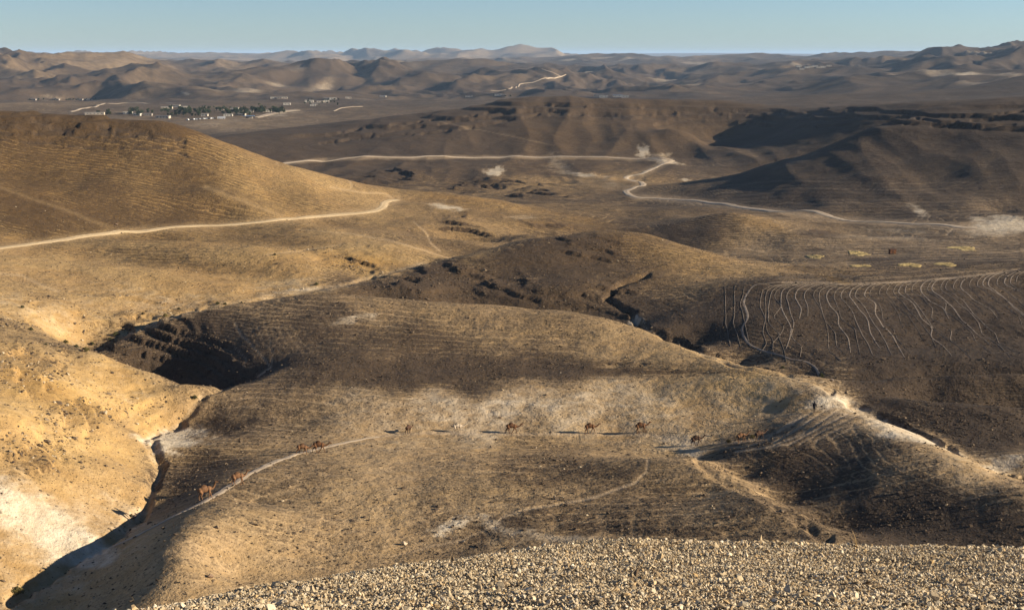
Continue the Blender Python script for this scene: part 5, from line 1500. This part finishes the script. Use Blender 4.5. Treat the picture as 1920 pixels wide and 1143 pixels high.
def make_palm(k, h):
    rr = random.Random(k)
    e = root('palm_tree', (0, 0, 0))
    bend = rr.uniform(-.5, .5)
    link('trunk', bm_mesh('trunk', lambda bm: add_tube(bm, [(0, 0, -.4), (bend * .3, 0, h * .5), (bend, 0, h)], [.28, .2, .19], 8)), MAT_BARK, e)
    for q in range(13):
        f = link('frond', frond(k * 20 + q, q * 2.4), MAT_PALM, e); f.location = (bend, 0, h)
    return e
protoT = [make_tree(3, 3.0, 5.0, 1.6), make_tree(4, 3.6, 4.6, 1.4), make_tree(5, 2.6, 6.8, 1.8), make_tree(6, 2.4, 3.2, .6), make_tree(7, 2.2, 9.0, 1.0, True)]
protoP = [make_palm(1, 8.5), make_palm(2, 10.5), make_palm(3, 7.0)]
used = set()
def place(proto, px, py, sc, lab, cat, group, rmin=900.0):
    if id(proto) in used: o = copy_tree(proto)
    else: o = proto; used.add(id(proto))
    x, y, z, r = ground(px, py, rmin)
    o.location = (x, y, z); o.rotation_euler = (0, 0, random.uniform(0, 6.28)); o.scale = (sc, sc, sc * random.uniform(.9, 1.1))
    tag(o, lab, cat, group)
GT = 'trees of the village grove'
place(protoT[2], 244, 215, 1.15, 'tall dark tree, left of the tallest trees at the left of the village', 'tree', GT)
place(protoT[2], 258, 214, 1.3, 'tallest dark tree of the village, left of the grove', 'tree', GT)
place(protoT[1], 266, 215, 1.15, 'broad dark tree just right of the tallest village tree', 'tree', GT)
place(protoT[0], 286, 214, 1.0, 'round dark tree between the tallest trees and the grove', 'tree', GT)
place(protoT[4], 452, 211, 1.0, 'narrow pointed cypress rising from the middle of the grove', 'tree', GT)
rt = random.Random(21)
for k in range(112):
    px = rt.uniform(298, 535) if k > 10 else rt.uniform(180, 300)
    t = (px - 296) / 244.0
    py = rt.uniform(207, 219) if k > 10 else rt.uniform(213, 218)
    if px > 470: py = rt.uniform(208, 214)
    place(protoT[rt.choice([0, 1, 3, 3, 0])], px, py, rt.uniform(.8, 1.5), 'dark tree in the dense village grove' if k > 10 else 'low dark tree in the row left of the grove', 'tree', GT if k > 10 else 'low trees left of the grove')
PT = 'palms over the village'
for px, py, k, sc, lab in [(355, 210, 0, 1.0, 'palm at the left end of the palm row'), (385, 211, 1, .9, 'palm left of the close trio above the grove'), (394, 211, 0, 1.05, 'middle palm of the close trio above the grove'), (402, 212, 1, .85, 'right palm of the close trio above the grove'),
                           (419, 211, 0, 1.0, 'palm between the trio and the cypress'), (475, 211, 2, 1.1, 'short palm right of the cypress'), (487, 209, 1, 1.15, 'tallest palm, right of the cypress'), (512, 209, 0, .95, 'last palm at the right end of the grove'), (432, 209, 2, 1.0, 'half hidden palm just left of the cypress'),
                           (338, 209, 2, 1.0, 'short palm over the upper left houses')]:
    place(protoP[k], px, py, sc, lab, 'palm tree', PT)
for k in range(26):
    px = rt.uniform(570, 640); py = rt.uniform(187, 198)
    place(protoT[rt.choice([0, 3, 3])], px, py, rt.uniform(.55, .95), 'small dark tree in the farm cluster', 'tree', 'trees of the farm cluster', 1700.0)
for k in range(24):
    px = rt.uniform(54, 182); place(protoT[3], px, 188 + rt.uniform(-1, 1), rt.uniform(.6, 1.1), 'low dark bushy tree in the row under the pale cone', 'tree', 'low trees under the pale cone', 1700.0)
for k in range(6):
    place(protoT[3], rt.uniform(925, 960), rt.uniform(179, 182), .8, 'tiny tree by the huts left of the hilltop', 'tree', 'trees by far huts', 1700.0)

# vehicles on the village car park
def car_proto(col):
    m = simple('car_paint', col, .08, 2, .35)
    e = root('parked_car', (0, 0, 0))
    prof = [(-2.1, .35), (-2.1, .85), (-1.5, .95), (-1.1, 1.42), (.4, 1.42), (1.0, .98), (2.0, .85), (2.1, .35)]
    def body(bm):
        L = [bm.verts.new((a, -.85, b)) for a, b in prof]; R = [bm.verts.new((a, .85, b)) for a, b in prof]
        bm.faces.new(L[::-1]); bm.faces.new(R)
        for i in range(len(prof)):
            j = (i + 1) % len(prof); bm.faces.new((L[i], L[j], R[j], R[i]))
    b = link('body', bm_mesh('body', body), m, e)
    for s in (-1, 1):
        link('window', bm_mesh('window', lambda bm: add_box(bm, -1.05, .45, s * .853 - .01, s * .853 + .01, .98, 1.34)), MDARK, e)
        for wx_ in (-1.3, 1.3):
            link('wheel', bm_mesh('wheel', lambda bm: add_tube(bm, [(wx_, s * .72, .32), (wx_, s * .92, .32)], [.32, .32], 12)), MDARK, e)
    link('windscreen', bm_mesh('windscreen', lambda bm: [bm.faces.new([bm.verts.new(p) for p in ((.46, -.75, 1.39), (.46, .75, 1.39), (1.02, .75, 1.0), (1.02, -.75, 1.0))])]), MDARK, e)
    return e
CP = [car_proto((.62, .62, .62)), car_proto((.05, .05, .055)), car_proto((.22, .24, .27))]
cn = ['white', 'black', 'grey']
for k in range(14):
    px = 352 + k * 3.9; py = 225.5 - k * .22
    q = [0, 1, 1, 0, 2, 1, 0, 1, 0, 2, 1, 0, 0, 1][k]
    place(CP[q], px, py, 1.15, cn[q] + ' car parked in the row in front of the grove', 'car', 'cars parked in front of the grove')
    
def bus():
    e = root('bus', (0, 0, 0)); m = simple('bus_paint', (.60, .62, .66), .08, 2, .4)
    link('body', bm_mesh('body', lambda bm: add_box(bm, -5, 5, -1.2, 1.2, .5, 3.1)), m, e)
    for s in (-1, 1):
        for q in range(5):
            link('window', bm_mesh('window', lambda bm: add_box(bm, -4.6 + q * 1.9, -3.0 + q * 1.9, s * 1.203 - .01, s * 1.203 + .01, 1.6, 2.6)), MDARK, e)
        for wx_ in (-3.2, 3.2):
            link('wheel', bm_mesh('wheel', lambda bm: add_tube(bm, [(wx_, s * 1.0, .5), (wx_, s * 1.25, .5)], [.5, .5], 14)), MDARK, e)
    return e
b_ = bus()
x, y, z, r = ground(415, 223, 900.0); b_.location = (x, y, z); b_.rotation_euler = (0, 0, .15)
tag(b_, 'white bus standing right of the row of parked cars', 'bus')
# ------------------------------------------------------------------ dusty air over the valley
me = bpy.data.meshes.new('haze')
zlo = float(Z.min()) - 1.0; zhi = max(float(Z.max()), 3.0) + 2.0
B = 63000.0
vv_ = [(sx * B, sy, z) for z in (zlo, zhi) for sx, sy in ((-1, -3000.0), (1, -3000.0), (1, B), (-1, B))]
me.from_pydata(vv_, [], [(3, 2, 1, 0), (4, 5, 6, 7), (0, 1, 5, 4), (1, 2, 6, 5), (2, 3, 7, 6), (3, 0, 4, 7)])
hz = bpy.data.objects.new('haze', me); COL.objects.link(hz); hz['kind'] = 'stuff'
hm = bpy.data.materials.new('haze'); hm.use_nodes = True
hn = hm.node_tree.nodes
hn.remove(hn['Principled BSDF'])
pv = hn.new('ShaderNodeVolumePrincipled')
pv.inputs['Color'].default_value = (.48, .69, 1.0, 1)
pv.inputs['Density'].default_value = 2.5e-5
hm.node_tree.links.new(pv.outputs[0], hn['Material Output'].inputs['Volume'])
me.materials.append(hm)
